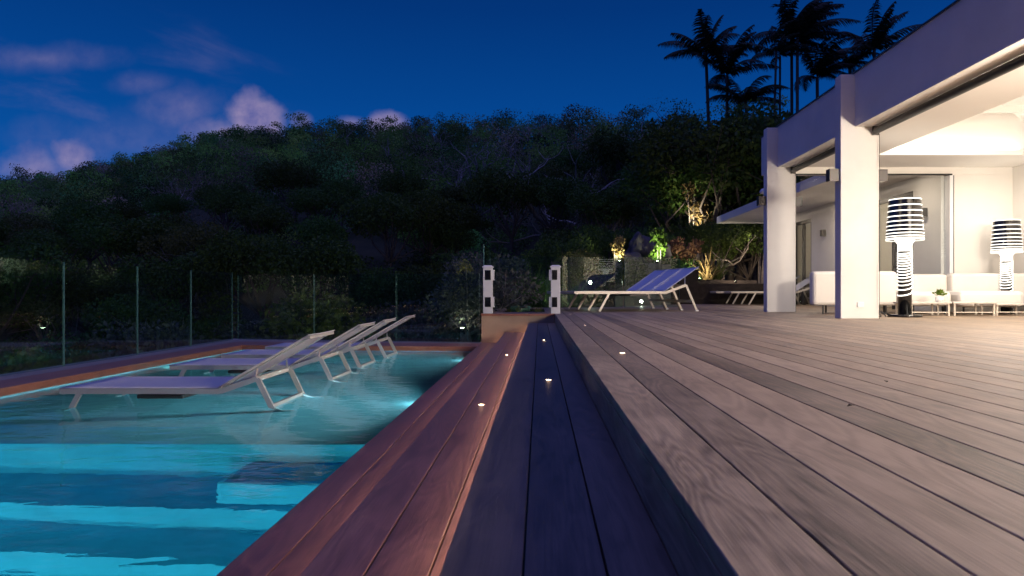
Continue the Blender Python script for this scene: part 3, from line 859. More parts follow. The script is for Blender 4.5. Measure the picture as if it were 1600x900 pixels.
# interior and wing light
area('room_fill', (5.9, 7.8, 2.9), (0, 0, 0), .9, 3.0, 160, (1, .90, .78))  # unseen panel added to brighten the room
area('room_fill', (5.3, 3.2, 2.42), (0, R(40), 0), .5, 3.4, 45, (1, .90, .78))  # this and the next: unseen, tilted outward, added to light the terrace
area('room_fill', (5.3, -1.0, 2.42), (0, R(40), 0), .5, 2.6, 35, (1, .90, .78))
point('room_light', (8.2, 13.2, 2.0), 55, (1, .80, .58), .12)
point('room_light', (8.2, 17.6, 2.0), 30, (1, .80, .58), .12)
area('porch_light', (5.9, 11.75, 2.36), (0, 0, 0), .12, .12, 14, (1, .80, .6))
area('porch_light', (5.9, 14.5, 2.35), (0, 0, 0), .12, .12, 30, (1, .80, .6))
area('porch_light', (6.7, 21.4, 2.3), (0, R(-30), 0), .12, .12, 45, (1, .80, .6))  # lamp added out of sight to light the reflected wall
area('porch_light', (5.9, 18.0, 2.35), (0, 0, 0), .12, .12, 12, (1, .80, .6))

M['globe'] = emis('fill_globe_glow', (1, .86, .70), 480)  # globes added out of view to throw warm light onto terrace and loungers
for (x, y, lab) in ((5.0, 4.3, 'unseen globe added in the middle of the room to light the terrace'), (5.0, 0.8, 'unseen globe added beside the camera near the room front to light the terrace'), (5.0, -2.2, 'unseen globe added at the near end of the room to light the terrace')):
    r = empty('fill_globe', (x, y, 1.60)); tag(r, lab, 'added globe light', 'unseen added globe lights')
    b = MB(); b.lathe([(.001, -.17)] + [(.17 * math.sin(a_), -.17 * math.cos(a_)) for a_ in [math.pi * k / 12 for k in range(1, 12)]] + [(.001, .17)], n=24); b.build('globe', M['globe'], r)
    b = MB(); b.tube([(0, 0, .168), (0, 0, .768)], .006, 6); b.build('cord', M['black'], r)

# ================================================================== STRIPED FLOOR LAMPS
def striped_lamp(x, y, s, lab):
    r = empty('striped_lamp', (x, y, 0)); tag(r, lab, 'floor lamp', 'tall striped floor lamps')
    b = MB(); b.lathe([(.001, .035), (.19, .035), (.205, .028), (.205, .004), (.001, .004)], n=40); b.build('base', M['gloss_black'], r)
    b = MB(); b.lathe([(.001, .034), (.082, .034), (.082, .95), (.001, .95)], n=32); st = b.build('stem', M['gloss_black'], r)
    # white spiral cord round the stem, turns crowd towards the top
    pts = []; N = 420; turns = 14
    for i in range(N + 1):
        t = i / N; z = .22 + .64 * t
        ph = 2 * math.pi * turns * (t ** 1.55)
        pts.append((.086 * math.cos(ph), .086 * math.sin(ph), z + .026 * math.sin(ph + .6)))
    b = MB(); b.tube(pts, .0085, 6); b.build('spiral', M['lamp_glow'], st)
    b = MB(); b.lathe([(.083, .86), (.087, .87), (.087, .955), (.115, .995), (.125, 1.005), (.001, 1.005)], n=32); b.build('glow_neck', M['lamp_glow'], r)
    zt, zb = 1.535, 1.01
    rad = lambda z: .225 - .035 * (z - zb) / (zt - zb)
    b = MB(); b.lathe([(rad(zb), zb), (rad(zt), zt)], n=48)
    b.lathe([(rad(zt) - .006, zt), (rad(zb) - .006, zb)], n=48); sh = b.build('shade', M['gloss_black'], r)
    n = 11
    zs = [zb + (zt - zb) * (k / (n - 1)) ** 1.55 for k in range(n)]
    b = MB()
    for z in zs:
        h = .0072
        rr = rad(z) + .003
        b.lathe([(rr - .006, z - h), (rr, z - h), (rr, z + h), (rr - .006, z + h)], n=48)
    b.build('stripe', M['lamp_glow'], sh)
    point('bulb', (x, y, 1.30 * s), 5, (1, .93, .8), .06)
    point('bulb', (x, y, 1.60 * s), 6, (1, .93, .8), .06)
    r.scale = (s, s, s)
    return r
striped_lamp((1414 - 843) / F * 8.95, 8.95, 1.0, 'tall black lamp with white stripes standing beside the nearer pier')
striped_lamp((1573 - 843) / F * 10.55, 10.55, .93, 'striped black and white lamp standing behind the white sofa')
# lamp cable
b = MB(); pts = []
for i in range(140):
    t = i / 139; a_ = t * 21
    pts.append((4.62 - .30 * t + .35 * 0 + .055 * math.cos(a_) * math.sin(t * 3.1), 8.85 + .10 * math.sin(t * 5), .01 + .075 * abs(math.sin(a_ * .5)) * math.sin(t * 3.1)))
b.tube(pts, .006, 6); tag(b.build('power_cable', M['black']), 'tangled black cable on the floor between pier and lamp', 'cable')

# ================================================================== SOFAS, TABLES, PLANT
def cushion(b, x0, x1, y0, y1, z0, z1, r=.05):
    b.box(x0, x1, y0, y1, z0, z1, bev=r)
def sofa(lab, seat, back, name='sofa', legs=None, extra=None):
    r = empty(name, (0, 0, 0)); tag(r, lab, 'sofa', 'white leather sofa pieces')
    for q in seat: b = MB(); cushion(b, *q, .06); o = b.build('seat', M['leather'], r); 
    for q in back: b = MB(); cushion(b, *q, .045); o = b.build('backrest', M['leather'], r)
    for (x, y) in legs:
        b = MB(); b.bar((x, y, 0), (x, y, .13), .022, .022); b.build('leg', M['dark_metal'], r)
    return r
def smooth_kids():
    pass
sofa('white sofa turning its tall back to the camera between the piers', [(4.42, 5.25, 10.32, 10.95, .13, .36)], [(4.05, 5.30, 10.10, 10.28, .13, .635)],
     legs=[(4.22, 10.16), (5.15, 10.16), (4.55, 10.85), (5.15, 10.85)])
sofa('white sofa along the back wall behind the plant', [(5.42, 6.05, 10.0, 10.72, .12, .34)], [(5.40, 6.44, 10.76, 10.98, .12, .61)],
     legs=[(5.5, 10.05), (5.97, 10.05), (5.5, 10.9), (6.35, 10.9)])
sofa('long rounded white sofa in front of the second striped lamp', [(6.10, 7.05, 9.9, 10.6, .11, .345), (7.0, 7.7, 8.9, 9.86, .10, .36)], [(6.445, 7.72, 10.66, 10.86, .12, .62)],
     legs=[(6.2, 9.98), (6.9, 9.98), (6.2, 10.5), (7.1, 8.98), (7.62, 8.98), (7.1, 9.8)])
def low_table(x0, x1, y0, y1, z, lab, m_):
    r = empty('coffee_table', ((x0 + x1) / 2, (y0 + y1) / 2, 0)); tag(r, lab, 'coffee table', 'low coffee tables')
    hx_, hy_ = (x1 - x0) / 2, (y1 - y0) / 2
    b = MB(); b.box(-hx_, hx_, -hy_, hy_, z - .022, z, bev=.004); b.build('table_top', m_, r)
    for sx_ in (-1, 1):
        for sy2 in (-1, 1):
            b = MB(); b.bar((sx_ * (hx_ - .03), sy2 * (hy_ - .03), 0), (sx_ * (hx_ - .03), sy2 * (hy_ - .03), z - .023), .022, .022); b.build('leg', M['champagne'], r)
    b = MB(); b.bar((-hx_ + .03, -hy_ + .03, .05), (hx_ - .03, -hy_ + .03, .05), .014, .014); b.build('rail', M['champagne'], r)
low_table(5.05, 5.62, 9.30, 9.75, .19, 'low pale coffee table nearest the striped floor lamp', M['table'])
low_table(5.64, 6.24, 9.30, 9.75, .192, 'low pale coffee table right of the one under the plant', M['table'])
low_table(6.30, 6.85, 9.42, 9.80, .17, 'low pale coffee table in front of the rounded sofa', M['table'])
r = empty('potted_plant', ((1468 - 843) / F * 9.5, 9.5, .19)); tag(r, 'small green plant in a white pot on the coffee table', 'plant')
b = MB(); b.lathe([(.001, .001), (.045, .001), (.055, .07), (.05, .07), (.046, .055), (.001, .055)], n=20); b.build('pot', M['white_paint'], r)
def leafquads(P, D, size, asp=.45, rng=RNG, droop=0.0):
    """P centres (n,3); D growth direction (n,3); returns (n,4,3) rhomb leaves"""
    n = len(P)
    D = D / (np.linalg.norm(D, axis=1, keepdims=True) + 1e-9)
    A = rng.normal(size=(n, 3)); S = np.cross(D, A); S /= (np.linalg.norm(S, axis=1, keepdims=True) + 1e-9)
    s_ = size if hasattr(size, '__len__') else np.full(n, size)
    s_ = s_[:, None]
    Q = np.empty((n, 4, 3))
    Q[:, 0] = P - D * s_ * .5
    Q[:, 1] = P + S * s_ * asp * .5
    Q[:, 2] = P + D * s_ * .5 + np.array([0, 0, -droop]) * s_
    Q[:, 3] = P - S * s_ * asp * .5
    return Q
n = 70; th = RNG.uniform(0, 6.28, n); ph = RNG.uniform(.2, 1.3, n); rr = RNG.uniform(.03, .10, n)
D = np.stack([np.cos(th) * np.sin(ph), np.sin(th) * np.sin(ph), np.cos(ph)], 1)
quads_mesh('foliage', leafquads(D * rr[:, None] + np.array([0, 0, .08]), D, .05, .6), M['leaf_bright'], r)

# ================================================================== BUSHES, TREES
def blobcloud(n, lobes, rng, shell=.6):
    """lobes: list of (cx,cy,cz,rx,ry,rz); returns points and outward directions"""
    L = np.array(lobes); vol = L[:, 3] * L[:, 4] * L[:, 5]
    k = rng.choice(len(L), n, p=vol / vol.sum())
    d = rng.normal(size=(n, 3)); d /= np.linalg.norm(d, axis=1, keepdims=True)
    rad = rng.uniform(shell ** 3, 1, n) ** (1 / 3)
    P = L[k, :3] + d * rad[:, None] * L[k, 3:6]
    return P, d
def crown_lobes(rng, R_, Hc, n=9, flat=.75):
    out = []
    for i in range(n):
        a_ = rng.uniform(0, 6.28); q = rng.uniform(0, 1) ** .6 * R_ * .75
        z = Hc + rng.uniform(-.35, .5) * R_ * flat * (1.2 - q / R_)
        s = rng.uniform(.26, .46) * R_
        out.append((q * math.cos(a_), q * math.sin(a_), z, s * 1.15, s * 1.15, s * .8))
    return out
def tree_proto(name, h, R_, leaves, leafsize, leaf_m, bark_m, seed, lobes=10, spread=1.0):
    rng = np.random.default_rng(seed)
    r = empty(name)
    L = crown_lobes(rng, R_, h - R_ * .55, lobes)
    b = MB()
    base_r = .035 * h ** .9
    lean = rng.uniform(-.12, .12, 2) * h
    fork = h * rng.uniform(.22, .4)
    tp = [Vector((0, 0, -.4)), Vector((lean[0] * .2, lean[1] * .2, fork * .5)), Vector((lean[0] * .5, lean[1] * .5, fork))]
    b.tube(tp, [base_r, base_r * .8, base_r * .62], 8)
    for l in L:
        e = Vector(l[:3]); s0 = tp[2]
        mid = s0.lerp(e, .5) + Vector(rng.normal(size=3) * .08 * h) + Vector((0, 0, -.02 * h))
        b.tube([s0, mid, e], [base_r * .42, base_r * .25, base_r * .06], 5, cap=False)
        for _ in range(2):
            q = e + Vector(rng.normal(size=3) * l[3] * .6)
            b.tube([mid.lerp(e, .6), q], [base_r * .12, base_r * .03], 4, cap=False)
    b.build('trunk', bark_m, r)
    P, d = blobcloud(leaves, L, rng, .45)
    keep = rng.uniform(size=len(P)) < .97
    P = P[keep]; d = d[keep]
    D = d + rng.normal(size=d.shape) * .8 + np.array([0, 0, -.25])
    quads_mesh('crown', leafquads(P, D, rng.uniform(.7, 1.3, len(P)) * leafsize, .55, rng), leaf_m, r)
    return r
def bare_proto(name, h, seed, m_, leaves=0, leaf_m=None, multi=3, r0=.028):
    rng = np.random.default_rng(seed)
    r = empty(name); b = MB(); tips = []
    def grow(p, d, L, rad, depth):
        pts = [p]; q = p; dd = d.copy()
        for i in range(4):
            dd = (dd + Vector(rng.normal(size=3) * .22) + Vector((0, 0, .06))).normalized()
            q = q + dd * L / 4; pts.append(q)
        b.tube(pts, [rad, rad * .85, rad * .7, rad * .58, rad * .45], 6 if depth < 2 else 4, cap=False)
        if depth >= 4 or L < .12 * h * .3: tips.append(q); return
        for k in range(2 + (rng.uniform() < .5)):
            nd = (dd + Vector(rng.normal(size=3) * .55) + Vector((0, 0, .10))).normalized()
            grow(pts[rng.integers(2, 5)], nd, L * rng.uniform(.6, .82), rad * .5, depth + 1)
    for k in range(multi):
        grow(Vector((0, 0, -.3)), Vector((rng.normal() * .35, rng.normal() * .35, 1)).normalized(), h * .42, r0 * h, 1)
    b.build('trunk', m_, r)
    if leaves:
        T = np.array([t[:] for t in tips]); k = rng.integers(0, len(T), leaves)
        P = T[k] + rng.normal(size=(leaves, 3)) * h * .055
        D = rng.normal(size=(leaves, 3)) + np.array([0, 0, .2])
        quads_mesh('crown', leafquads(P, D, rng.uniform(.6, 1.2, leaves) * .028 * h ** .6, .5, rng), leaf_m, r)
    return r
def place(proto, used, x, y, s, lab, cat, grp, rz=None, dz=0.0):
    o = proto if id(proto) not in used else copy_tree(proto)
    used.add(id(proto))
    o.location = (x, y, float(ground_z(x, y)) + dz)
    o.scale = (s, s, s * random.uniform(.92, 1.1)); o.rotation_euler = (0, 0, random.uniform(0, 6.28) if rz is None else rz)
    tag(o, lab, cat, grp); return o
used = set()

# --- forest on the far hillside as one mass
def forest():
    rng = np.random.default_rng(5)
    quads = []; cols = []
    Y = 27.0; cnt = 0
    pal = 2.7 * np.array([(.042, .080, .016), (.055, .102, .018), (.028, .052, .014), (.080, .112, .022), (.056, .068, .020), (.085, .075, .045), (.120, .092, .062), (.045, .120, .035)])
    pw = np.array([.22, .2, .2, .12, .1, .07, .035, .055]); pw /= pw.sum()
    while Y < 178:
        step = 2.9 + Y * .006
        for uu in np.arange(-1.08, .62, step / Y):
            if rng.uniform() < .06: continue
            y = Y + rng.uniform(-1.6, 1.6); x = (uu + rng.uniform(-.5, .5) * step / Y) * y
            un = x / y
            Yr = np.interp(un, [-1, -.6, -.1, .12, .3, .6], [170, 150, 120, 85, 62, 60])
            if y > Yr + 5: continue
            z = float(ground_z(x, y))
            R_ = rng.uniform(1.5, 2.9) * (1.0 if y > 60 else .85); h = rng.uniform(3.0, 5.6) * (.45 if y < 46 else 1)
            if x > 1.5 and y < 40: continue
            if y < 46: R_ *= .8
            if rng.uniform() < .05: h += 1.6
            c = pal[rng.choice(len(pal), p=pw)] * rng.uniform(.35, 1.0) ** 1.6 * 2.3 * (1.3 if (un < -.3 and y > 60) else .85)
            dens = 700 if y > 90 else 950 if y > 46 else 1100
            L = crown_lobes(rng, R_, h - R_ * .55, 7, .8)
            L.append((0, 0, h * .35, R_ * .8, R_ * .8, h * .35))
            P, d = blobcloud(dens, L, rng, .6)
            P += np.array([x, y, z])
            D = d + rng.normal(size=d.shape) * .7
            quads.append(leafquads(P, D, rng.uniform(.6, 1.4, dens) * (.09 + y * .0012), .62, rng))
            cols.append(np.tile(c, (dens, 1))); cnt += 1
        Y += step * .95
    print('forest trees', cnt)
    o = quads_mesh('forest', np.concatenate(quads), M['forest'], None, np.concatenate(cols))
    tag(o, 'dark dense woodland covering the whole hillside behind the pool', 'forest', kind='stuff')
forest()

# --- individual trees between the fence and the hill
protos = [tree_proto('leafy_tree', 5.5, 2.4, 5200, .17, M['leaf'], M['bark'], 1),
          tree_proto('leafy_tree', 6.5, 2.7, 6000, .18, M['leaf'], M['bark'], 2, 12),
          tree_proto('olive_tree', 5.0, 2.3, 5200, .14, M['leaf_olive'], M['palebark'], 3),
          tree_proto('leafy_tree', 4.4, 2.2, 4600, .15, M['leaf'], M['bark'], 4)]
bares = [bare_proto('pale_tree', 5.0, 21, M['palebark'], 900, M['leaf_olive'], 3),
         bare_proto('pale_tree', 6.0, 22, M['palebark'], 700, M['leaf_grey'], 2)]
sh = [tree_proto('shrub', 1.9, 1.15, 2600, .085, M['leaf_grey'], M['palebark'], 31, 9),
      tree_proto('shrub', 1.7, 1.1, 2600, .085, M['leaf'], M['bark'], 32, 9),
      tree_proto('shrub', 2.1, 1.2, 2400, .10, M['leaf_olive'], M['bark'], 33, 8)]
rs = random.Random(3)
cnt = 0
for Y in (19, 23, 28, 33, 39, 45):
    n = int(16 + Y * .05)
    for i in range(n):
        uu = -.98 + 1.30 * (i + rs.uniform(.1, .9)) / n
        y = Y + rs.uniform(-2, 2); x = uu * y
        if x > -1.5 and y < 27: continue
        if x > 2.2 and y < 30: continue
        k = rs.choice([0, 0, 1, 1, 2, 3])
        lab = ['dark round leafy tree between the glass fence and the hill', 'taller dark leafy tree between the glass fence and the hill', 'thin olive coloured tree between the glass fence and the hill', 'low dark tree between the glass fence and the hill'][k]
        dz_ = -1.2 if y < 30 else 0
        place(protos[k], used, x, y, rs.uniform(.65, .9) * (.8 if y < 26 else 1), lab, 'tree', 'trees below the hillside', dz=dz_)
        cnt += 1
for (px, py, y, s, k, lab) in ((470, 500, 15.5, .62, 0, 'pale branched small tree behind the far glass fence, left of the pair'), (560, 500, 16.5, .66, 0, 'pale branched small tree behind the far glass fence, right of the pair'),
                               (905, 360, 34, 1.35, 1, 'tall pale trunked tree rising above the right white post'),
                               (330, 330, 70, .9, 1, 'bare grey tree low on the left hillside'), (385, 300, 85, .9, 0, 'pale tree beside a green clump on the left hillside'),
                               (240, 380, 52, .8, 0, 'bare pale tree above the left glass fence'), (150, 345, 60, .8, 1, 'bare violet grey tree at far left of the hillside'),
                               (1075, 360, 26, .9, 1, 'warmly lit pale tree left of the low canopy'), (505, 460, 17.5, .6, 1, 'thin bare tree behind the middle glass panel')):
    X = (px - 843) / F * y
    place(bares[k], used, X, y, s, lab, 'tree', None)
rb2 = random.Random(12)
for i in range(30):
    y = rb2.uniform(48, 105); X = rb2.uniform(-.78, .16) * y
    o = place(bares[i % 2], used, X, y, rb2.uniform(.75, 1.05), 'pale leafless tree among the dark hillside woods', 'tree', 'pale trees scattered over the hillside', dz=1.2)
# shrubs right behind the glass
sl = ['grey leaved shrub', 'dark green shrub', 'olive coloured shrub']
spots = []
for i in range(20):
    spots.append((-4.9 + i * .30 - .2, 12.0 + rs.uniform(-.2, 2.2)))
for i in range(16):
    spots.append((-6.3 - rs.uniform(0, 1.6), 4.5 + i * .6))
for i, (x, y) in enumerate(spots):
    k = rs.choice([0, 1, 1, 2]); left = x < -5.6
    if x > -1.1: continue
    place(sh[k], used, x, y, rs.uniform(.9, 1.25), sl[k] + (' growing below the left glass fence' if left else ' growing below the far glass fence'), 'shrub', 'shrubs outside the left glass fence' if left else 'shrubs outside the far glass fence', dz=1.0 if left is False else .8)
for (x, y, s, k, lab) in ((-1.15, 11.6, 1.0, 0, 'grey leaved shrub pressing against the glass beside the left white post'), (-.4, 17.0, .8, 1, 'dark shrub behind the glass and the green dish'), (.9, 15.6, .65, 2, 'olive shrub behind the glass left of the blue loungers'),
                          (1.7, 17.6, .9, 1, 'dark shrub behind the pale block wall'), (3.9, 19.8, 1.0, 1, 'dark shrub beyond the loungers and the terrace edge'), (5.0, 25.0, 1.2, 1, 'dark shrub under the far end of the canopy'), (-1.3, 17.5, 1.2, 0, 'grey bush behind the right angled glass panels')):
    o = place(sh[k], used, x, y, s, lab, 'shrub', None)
    if x < -1: o.location.z = -1.0
# right hand garden trees behind the house
for i in range(26):
    y = rs.uniform(25, 44); uu = rs.uniform(.06, .62); x = uu * y
    k = rs.choice([0, 1, 2, 3])
    place(protos[k], used, x, y, rs.uniform(.65, .88), ['dark round tree in the wood behind the terrace', 'tall dark tree in the wood behind the terrace', 'olive toned tree in the wood behind the terrace', 'low dark tree in the wood behind the terrace'][k], 'tree', 'trees behind the terrace')
for (x, y, s) in ((6.1, 24.6, .98), (7.2, 25.0, 1.02), (8.2, 25.6, 1.05), (5.2, 25.6, .9)):
    place(protos[1], used, x, y, s, 'tall dark tree hiding the palm trunks', 'tree', 'trees just beyond the terrace garden')
for (x, y, s) in ((7.0, 25.2, 1.25), (8.1, 25.6, 1.3), (9.4, 25.4, 1.35), (6.0, 26.0, 1.2), (10.6, 26, 1.3), (3.6, 21.5, .62), (5.6, 23.0, .7), (7.4, 24.5, .8), (2.0, 21, .55), (9.5, 26, .9), (0.6, 20, .5)):
    place(protos[3], used, x, y, s, 'low dark tree just beyond the terrace garden', 'tree', 'trees just beyond the terrace garden')

# lit plants
def plant_cloud(name, c, rx, ry, rz, n, ls, m_, lab, seed, asp=.5, updir=.3):
    rng = np.random.default_rng(seed); r = empty(name, c); tag(r, lab, 'plant')
    L = [(rng.uniform(-.6, .6) * rx, rng.uniform(-.6, .6) * ry, rng.uniform(-.6, .7) * rz, rx * .42, ry * .42, rz * .34) for _ in range(9)]
    P, d = blobcloud(n, L, rng, .3)
    quads_mesh('foliage', leafquads(P, d + rng.normal(size=d.shape) * .6 + np.array([0, 0, updir]), rng.uniform(.7, 1.3, n) * ls, asp, rng), m_, r)
    b = MB(); g = float(ground_z(c[0], c[1])) - c[2] - .1
    for l in L[:6]:
        b.tube([(l[0] * .2, l[1] * .2, g), (l[0] * .6, l[1] * .6, (g + l[2]) / 2), l[:3]], [.03, .02, .008], 5)
    b.build('stem', M['palebark'], r)
    return r
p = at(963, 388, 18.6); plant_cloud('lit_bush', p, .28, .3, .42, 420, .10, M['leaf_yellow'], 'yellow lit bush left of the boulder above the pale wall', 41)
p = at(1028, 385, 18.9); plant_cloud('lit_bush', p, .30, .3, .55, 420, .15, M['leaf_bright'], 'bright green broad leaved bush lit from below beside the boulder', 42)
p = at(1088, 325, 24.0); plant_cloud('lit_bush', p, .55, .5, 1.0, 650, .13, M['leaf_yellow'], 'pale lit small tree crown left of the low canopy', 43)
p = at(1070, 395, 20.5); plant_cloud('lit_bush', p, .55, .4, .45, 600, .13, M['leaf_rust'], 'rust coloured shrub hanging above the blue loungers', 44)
p = at(720, 440, 12.1); plant_cloud('lit_bush', p, .30, .25, .42, 520, .055, M['leaf_yellow'], 'speckled yellow leaved bush behind the right glass panel of the pool', 45)
p = at(950, 250 + 90, 24.0); plant_cloud('lit_bush', at(1185, 290, 24), .7, .5, .9, 500, .14, M['leaf_olive'], 'olive leaves catching light above the canopy edge', 46)
def blades(name, c, n, L0, m_, lab, seed, spread=.5, w=.035, cat='plant'):
    rng = np.random.default_rng(seed); Q = []
    for i in range(n):
        a_ = rng.uniform(0, 6.28); tilt = rng.uniform(.1, .9) * spread; l = L0 * rng.uniform(.6, 1.1)
        d = np.array([math.cos(a_), math.sin(a_), 0.]); s = np.array([-math.sin(a_), math.cos(a_), 0.])
        p0 = np.array([rng.normal() * .05 * L0, rng.normal() * .05 * L0, 0.]); prev = p0; pw_ = w
        seg = 5
        for k in range(seg):
            t = (k + 1) / seg; ang = tilt * (1 + 1.3 * t)
            q = prev + (d * math.sin(ang) + np.array([0, 0, math.cos(ang)])) * l / seg
            w2 = w * (1 - t * .9)
            Q.append([prev - s * pw_, prev + s * pw_, q + s * w2, q - s * w2]); prev = q; pw_ = w2
    r = empty(name, c); tag(r, lab, cat)
    quads_mesh('leaves', np.array(Q), m_, r); return r
blades('spiky_plant', (at(1105, 437, 19.8)), 90, 1.0, M['leaf_yellow'], 'spiky yellow green plant lit from below right of the loungers', 51, .9, .03)
blades('spiky_plant', (at(1120, 437, 21.0)), 80, 1.0, M['leaf_olive'], 'spiky olive plant behind the lit yellow green one', 52, .9, .03)
gl = ['tall green grass clump right of the left white post', 'green grass clump left of the right white post', 'green grass clump between the right white post and the lamp', 'bright grass clump under the small spotlight', 'grass clump behind the glass in front of the pale wall']
for i, (x, y, h) in enumerate(((-.25, 14.75, 1.25), (.12, 14.8, .9), (.75, 14.75, .75), (1.25, 15.1, .6), (.05, 15.6, 1.1))):
    blades('grass_clump', (x, y, -.12), 150, h, M['grassleaf'], gl[i], 60 + i, .75, .012)
# planting hole with dish
b = MB(); b.box(-.63, .09, 11.16, 13.59, -.35, -.06); tag(b.build('planting_soil', M['soil']), kind='structure')
for i, (x, y) in enumerate(((-.50, 11.4), (-.36, 11.3), (-.05, 11.35), (.0, 11.6), (-.55, 11.9))):
    blades('ground_plant', (x, y, -.06), 40, .17, M['leaf_olive'], ['small plant in the left front of the planting hole', 'small plant just left of the green dish', 'small plant just right of the green dish', 'small plant at the right edge of the planting hole', 'small plant at the left rim of the planting hole'][i], 70 + i, 1.1, .008)
r = empty('green_dish', (-.36, 11.75, -.06)); tag(r, 'shallow green ceramic dish in the planting hole', 'dish')
b = MB(); b.lathe([(.001, .0), (.10, .0), (.17, .06), (.20, .14), (.215, .145), (.19, .05), (.11, .035), (.001, .03)], n=28); b.build('bowl', plain('green_glaze', (.05, .13, .10), .25, var=.3), r)

# pale wall, boulders, dark terrace wall
pw_ = empty('block_wall', (0, 0, 0)); tag(pw_, 'low pale wall of upright slabs behind the blue loungers', 'wall')
for i in range(6):
    b = MB(); xa = 1.98 + i * .245; b.box(xa, xa + .238, 17.9 + .0, 18.06, -.2, CH + (456 - 411.5) / F * 18 - (.03 if i > 4 else 0), bev=.006); b.build('slab', M['conc'], pw_)
tag(pw_, group=None)
b = MB(); b.box(.3, 1.97, 18.2, 18.36, -.2, CH + (456 - 409) / F * 18.2, bev=.01); tag(b.build('dark_low_wall', M['darkwall']), 'dark low wall left of the pale slabs', 'wall')
b = MB(); b.box(4.4, 7.3, 22.9, 23.2, -.3, CH + (456 - 438) / F * 23, bev=.01); tag(b.build('planter_wall', M['darkwall']), 'dark low planter wall under the canopy end', 'wall')
def boulder(c, s, lab, seed):
    bm = bmesh.new(); bmesh.ops.create_icosphere(bm, subdivisions=4, radius=1)
    from mathutils import noise as mn
    for q in bm.verts:
        f = 1 + .28 * mn.noise(q.co * 1.3 + Vector((seed, 0, 0))) + .10 * mn.noise(q.co * 4 + Vector((seed, 3, 0)))
        q.co = Vector((q.co.x * s[0], q.co.y * s[1], q.co.z * s[2])) * f
    me = bpy.data.meshes.new('boulder'); bm.to_mesh(me); bm.free()
    for p_ in me.polygons: p_.use_smooth = True
    me.materials.append(M['rock']); o = bpy.data.objects.new('boulder', me); COL.objects.link(o); o.location = c
    tag(o, lab, 'boulder')
boulder(at(998, 392, 19.9), (.30, .35, .50), 'tall upright grey boulder between the two lit bushes', 1.0)
boulder(at(985, 407, 19.0), (.38, .3, .22), 'flat rounded boulder lying on the pale wall', 5.0)
boulder(at(1010, 400, 20.4), (.7, .5, .6), 'broad boulder half hidden behind the upright one', 9.0)
b = MB(); b.box(.2, 10, 18.4, 24.5, -.6, .55)
tag(b.build('raised_bed', M['soil']), kind='structure')
b = MB(); b.box(1.9, 4.3, 18.45, 22.5, .5, .92); tag(b.build('raised_soil', M['soil']), kind='structure')

ORD = ['', 'first', 'second', 'third', 'fourth', 'fifth', 'sixth', 'seventh', 'eighth', 'ninth', 'tenth', 'eleventh', 'twelfth', 'thirteenth', 'fourteenth', 'fifteenth', 'sixteenth', 'seventeenth', 'eighteenth', 'nineteenth', 'twentieth'] + ['twenty ' + q for q in ('first', 'second', 'third', 'fourth', 'fifth', 'sixth', 'seventh', 'eighth', 'ninth')] + ['thirtieth', 'thirty first']
def number_repeats():
    by = {}
    for o in COL.objects:
        if o.parent is None and o.get('group') in ('pale trees scattered over the hillside', 'trees below the hillside', 'trees behind the terrace', 'shrubs outside the left glass fence', 'shrubs outside the far glass fence', 'trees just beyond the terrace garden'):
            by.setdefault(o['label'], []).append(o)
    for lab, L in by.items():
        if len(L) == 1: continue
        bands = {}
        for o in L:
            d = o.location.y
            if 'trees below' not in o['group']: k = ''
            else: k = 'nearest row' if d < 21 else 'second row' if d < 25.5 else 'third row' if d < 30.5 else 'fourth row' if d < 36 else 'fifth row' if d < 42 else 'row at the hill foot'
            bands.setdefault(k, []).append(o)
        for k, Q in bands.items():
            Q.sort(key=lambda o: o.location.x / o.location.y)
            for i, o in enumerate(Q):
                pre = (ORD[i + 1] + ' from the left, ') if len(Q) > 1 else ''
                o['label'] = pre + lab.replace(' between the glass fence and the hill', '') + ((', ' + k + ' past the fence') if k else '')
number_repeats()

# ================================================================== PALMS
def palm(base, top, fr_len, n, wind, seed, lab, tr=.09, droop=.9):
    rng = np.random.default_rng(seed); r = empty('palm_tree', base); tag(r, lab, 'palm tree')
    T = Vector(top) - Vector(base); b = MB()
    pts = [Vector((T.x * t ** 1.5, T.y * t, T.z * t)) for t in (0, .25, .5, .75, 1)]
    b.tube(pts, [tr * 1.25, tr, tr * .9, tr * .8, tr * .75], 8); b.build('trunk', M['bark'], r)
    Q = []
    wv = np.array([wind, 0, 0.])
    for i in range(n):
        a_ = 2.4 * i + rng.uniform(-.3, .3); el = rng.uniform(.25, 1.45)
        d = np.array([math.cos(a_) * math.cos(el), math.sin(a_) * math.cos(el), math.sin(el)])
        p = np.array(T[:]); L = fr_len * rng.uniform(.75, 1.1); seg = 14
        for k in range(seg):
            t = k / seg
            d = d + (np.array([0, 0, -droop * .085]) + wv * .09) * (.5 + t); d /= np.linalg.norm(d)
            q = p + d * L / seg
            side = np.cross(d, [0, 0, 1.]); side /= (np.linalg.norm(side) + 1e-6)
            w = .018 * fr_len / 2
            Q.append([p - side * w, p + side * w, q + side * w * .8, q - side * w * .8])
            if k > 0:
                ll = fr_len * .22 * math.sin(math.pi * min(1, (t * .85 + .15))) ** .7
                for j in range(3):
                    pp = p + (q - p) * j / 3
                    for s_ in (-1, 1):
                        ld = side * s_ * .75 + d * .6 + np.array([0, 0, -.65 + rng.uniform(-.2, .2)]) + wv * .35
                        ld /= np.linalg.norm(ld)
                        wd = d * .019 * fr_len
                        e = pp + ld * ll * rng.uniform(.8, 1.1)
                        m2 = pp + ld * ll * .5 + np.array([0, 0, .02])
                        Q.append([pp - wd * .5, pp + wd * .5, m2 + wd * .6, m2 - wd * .6])
                        Q.append([m2 - wd * .6, m2 + wd * .6, e + np.array([0, 0, -.12 * ll]), e + np.array([0, 0, -.12 * ll]) + wd * .05])
            p = q
    quads_mesh('crown', np.array(Q), M['palm'], r)
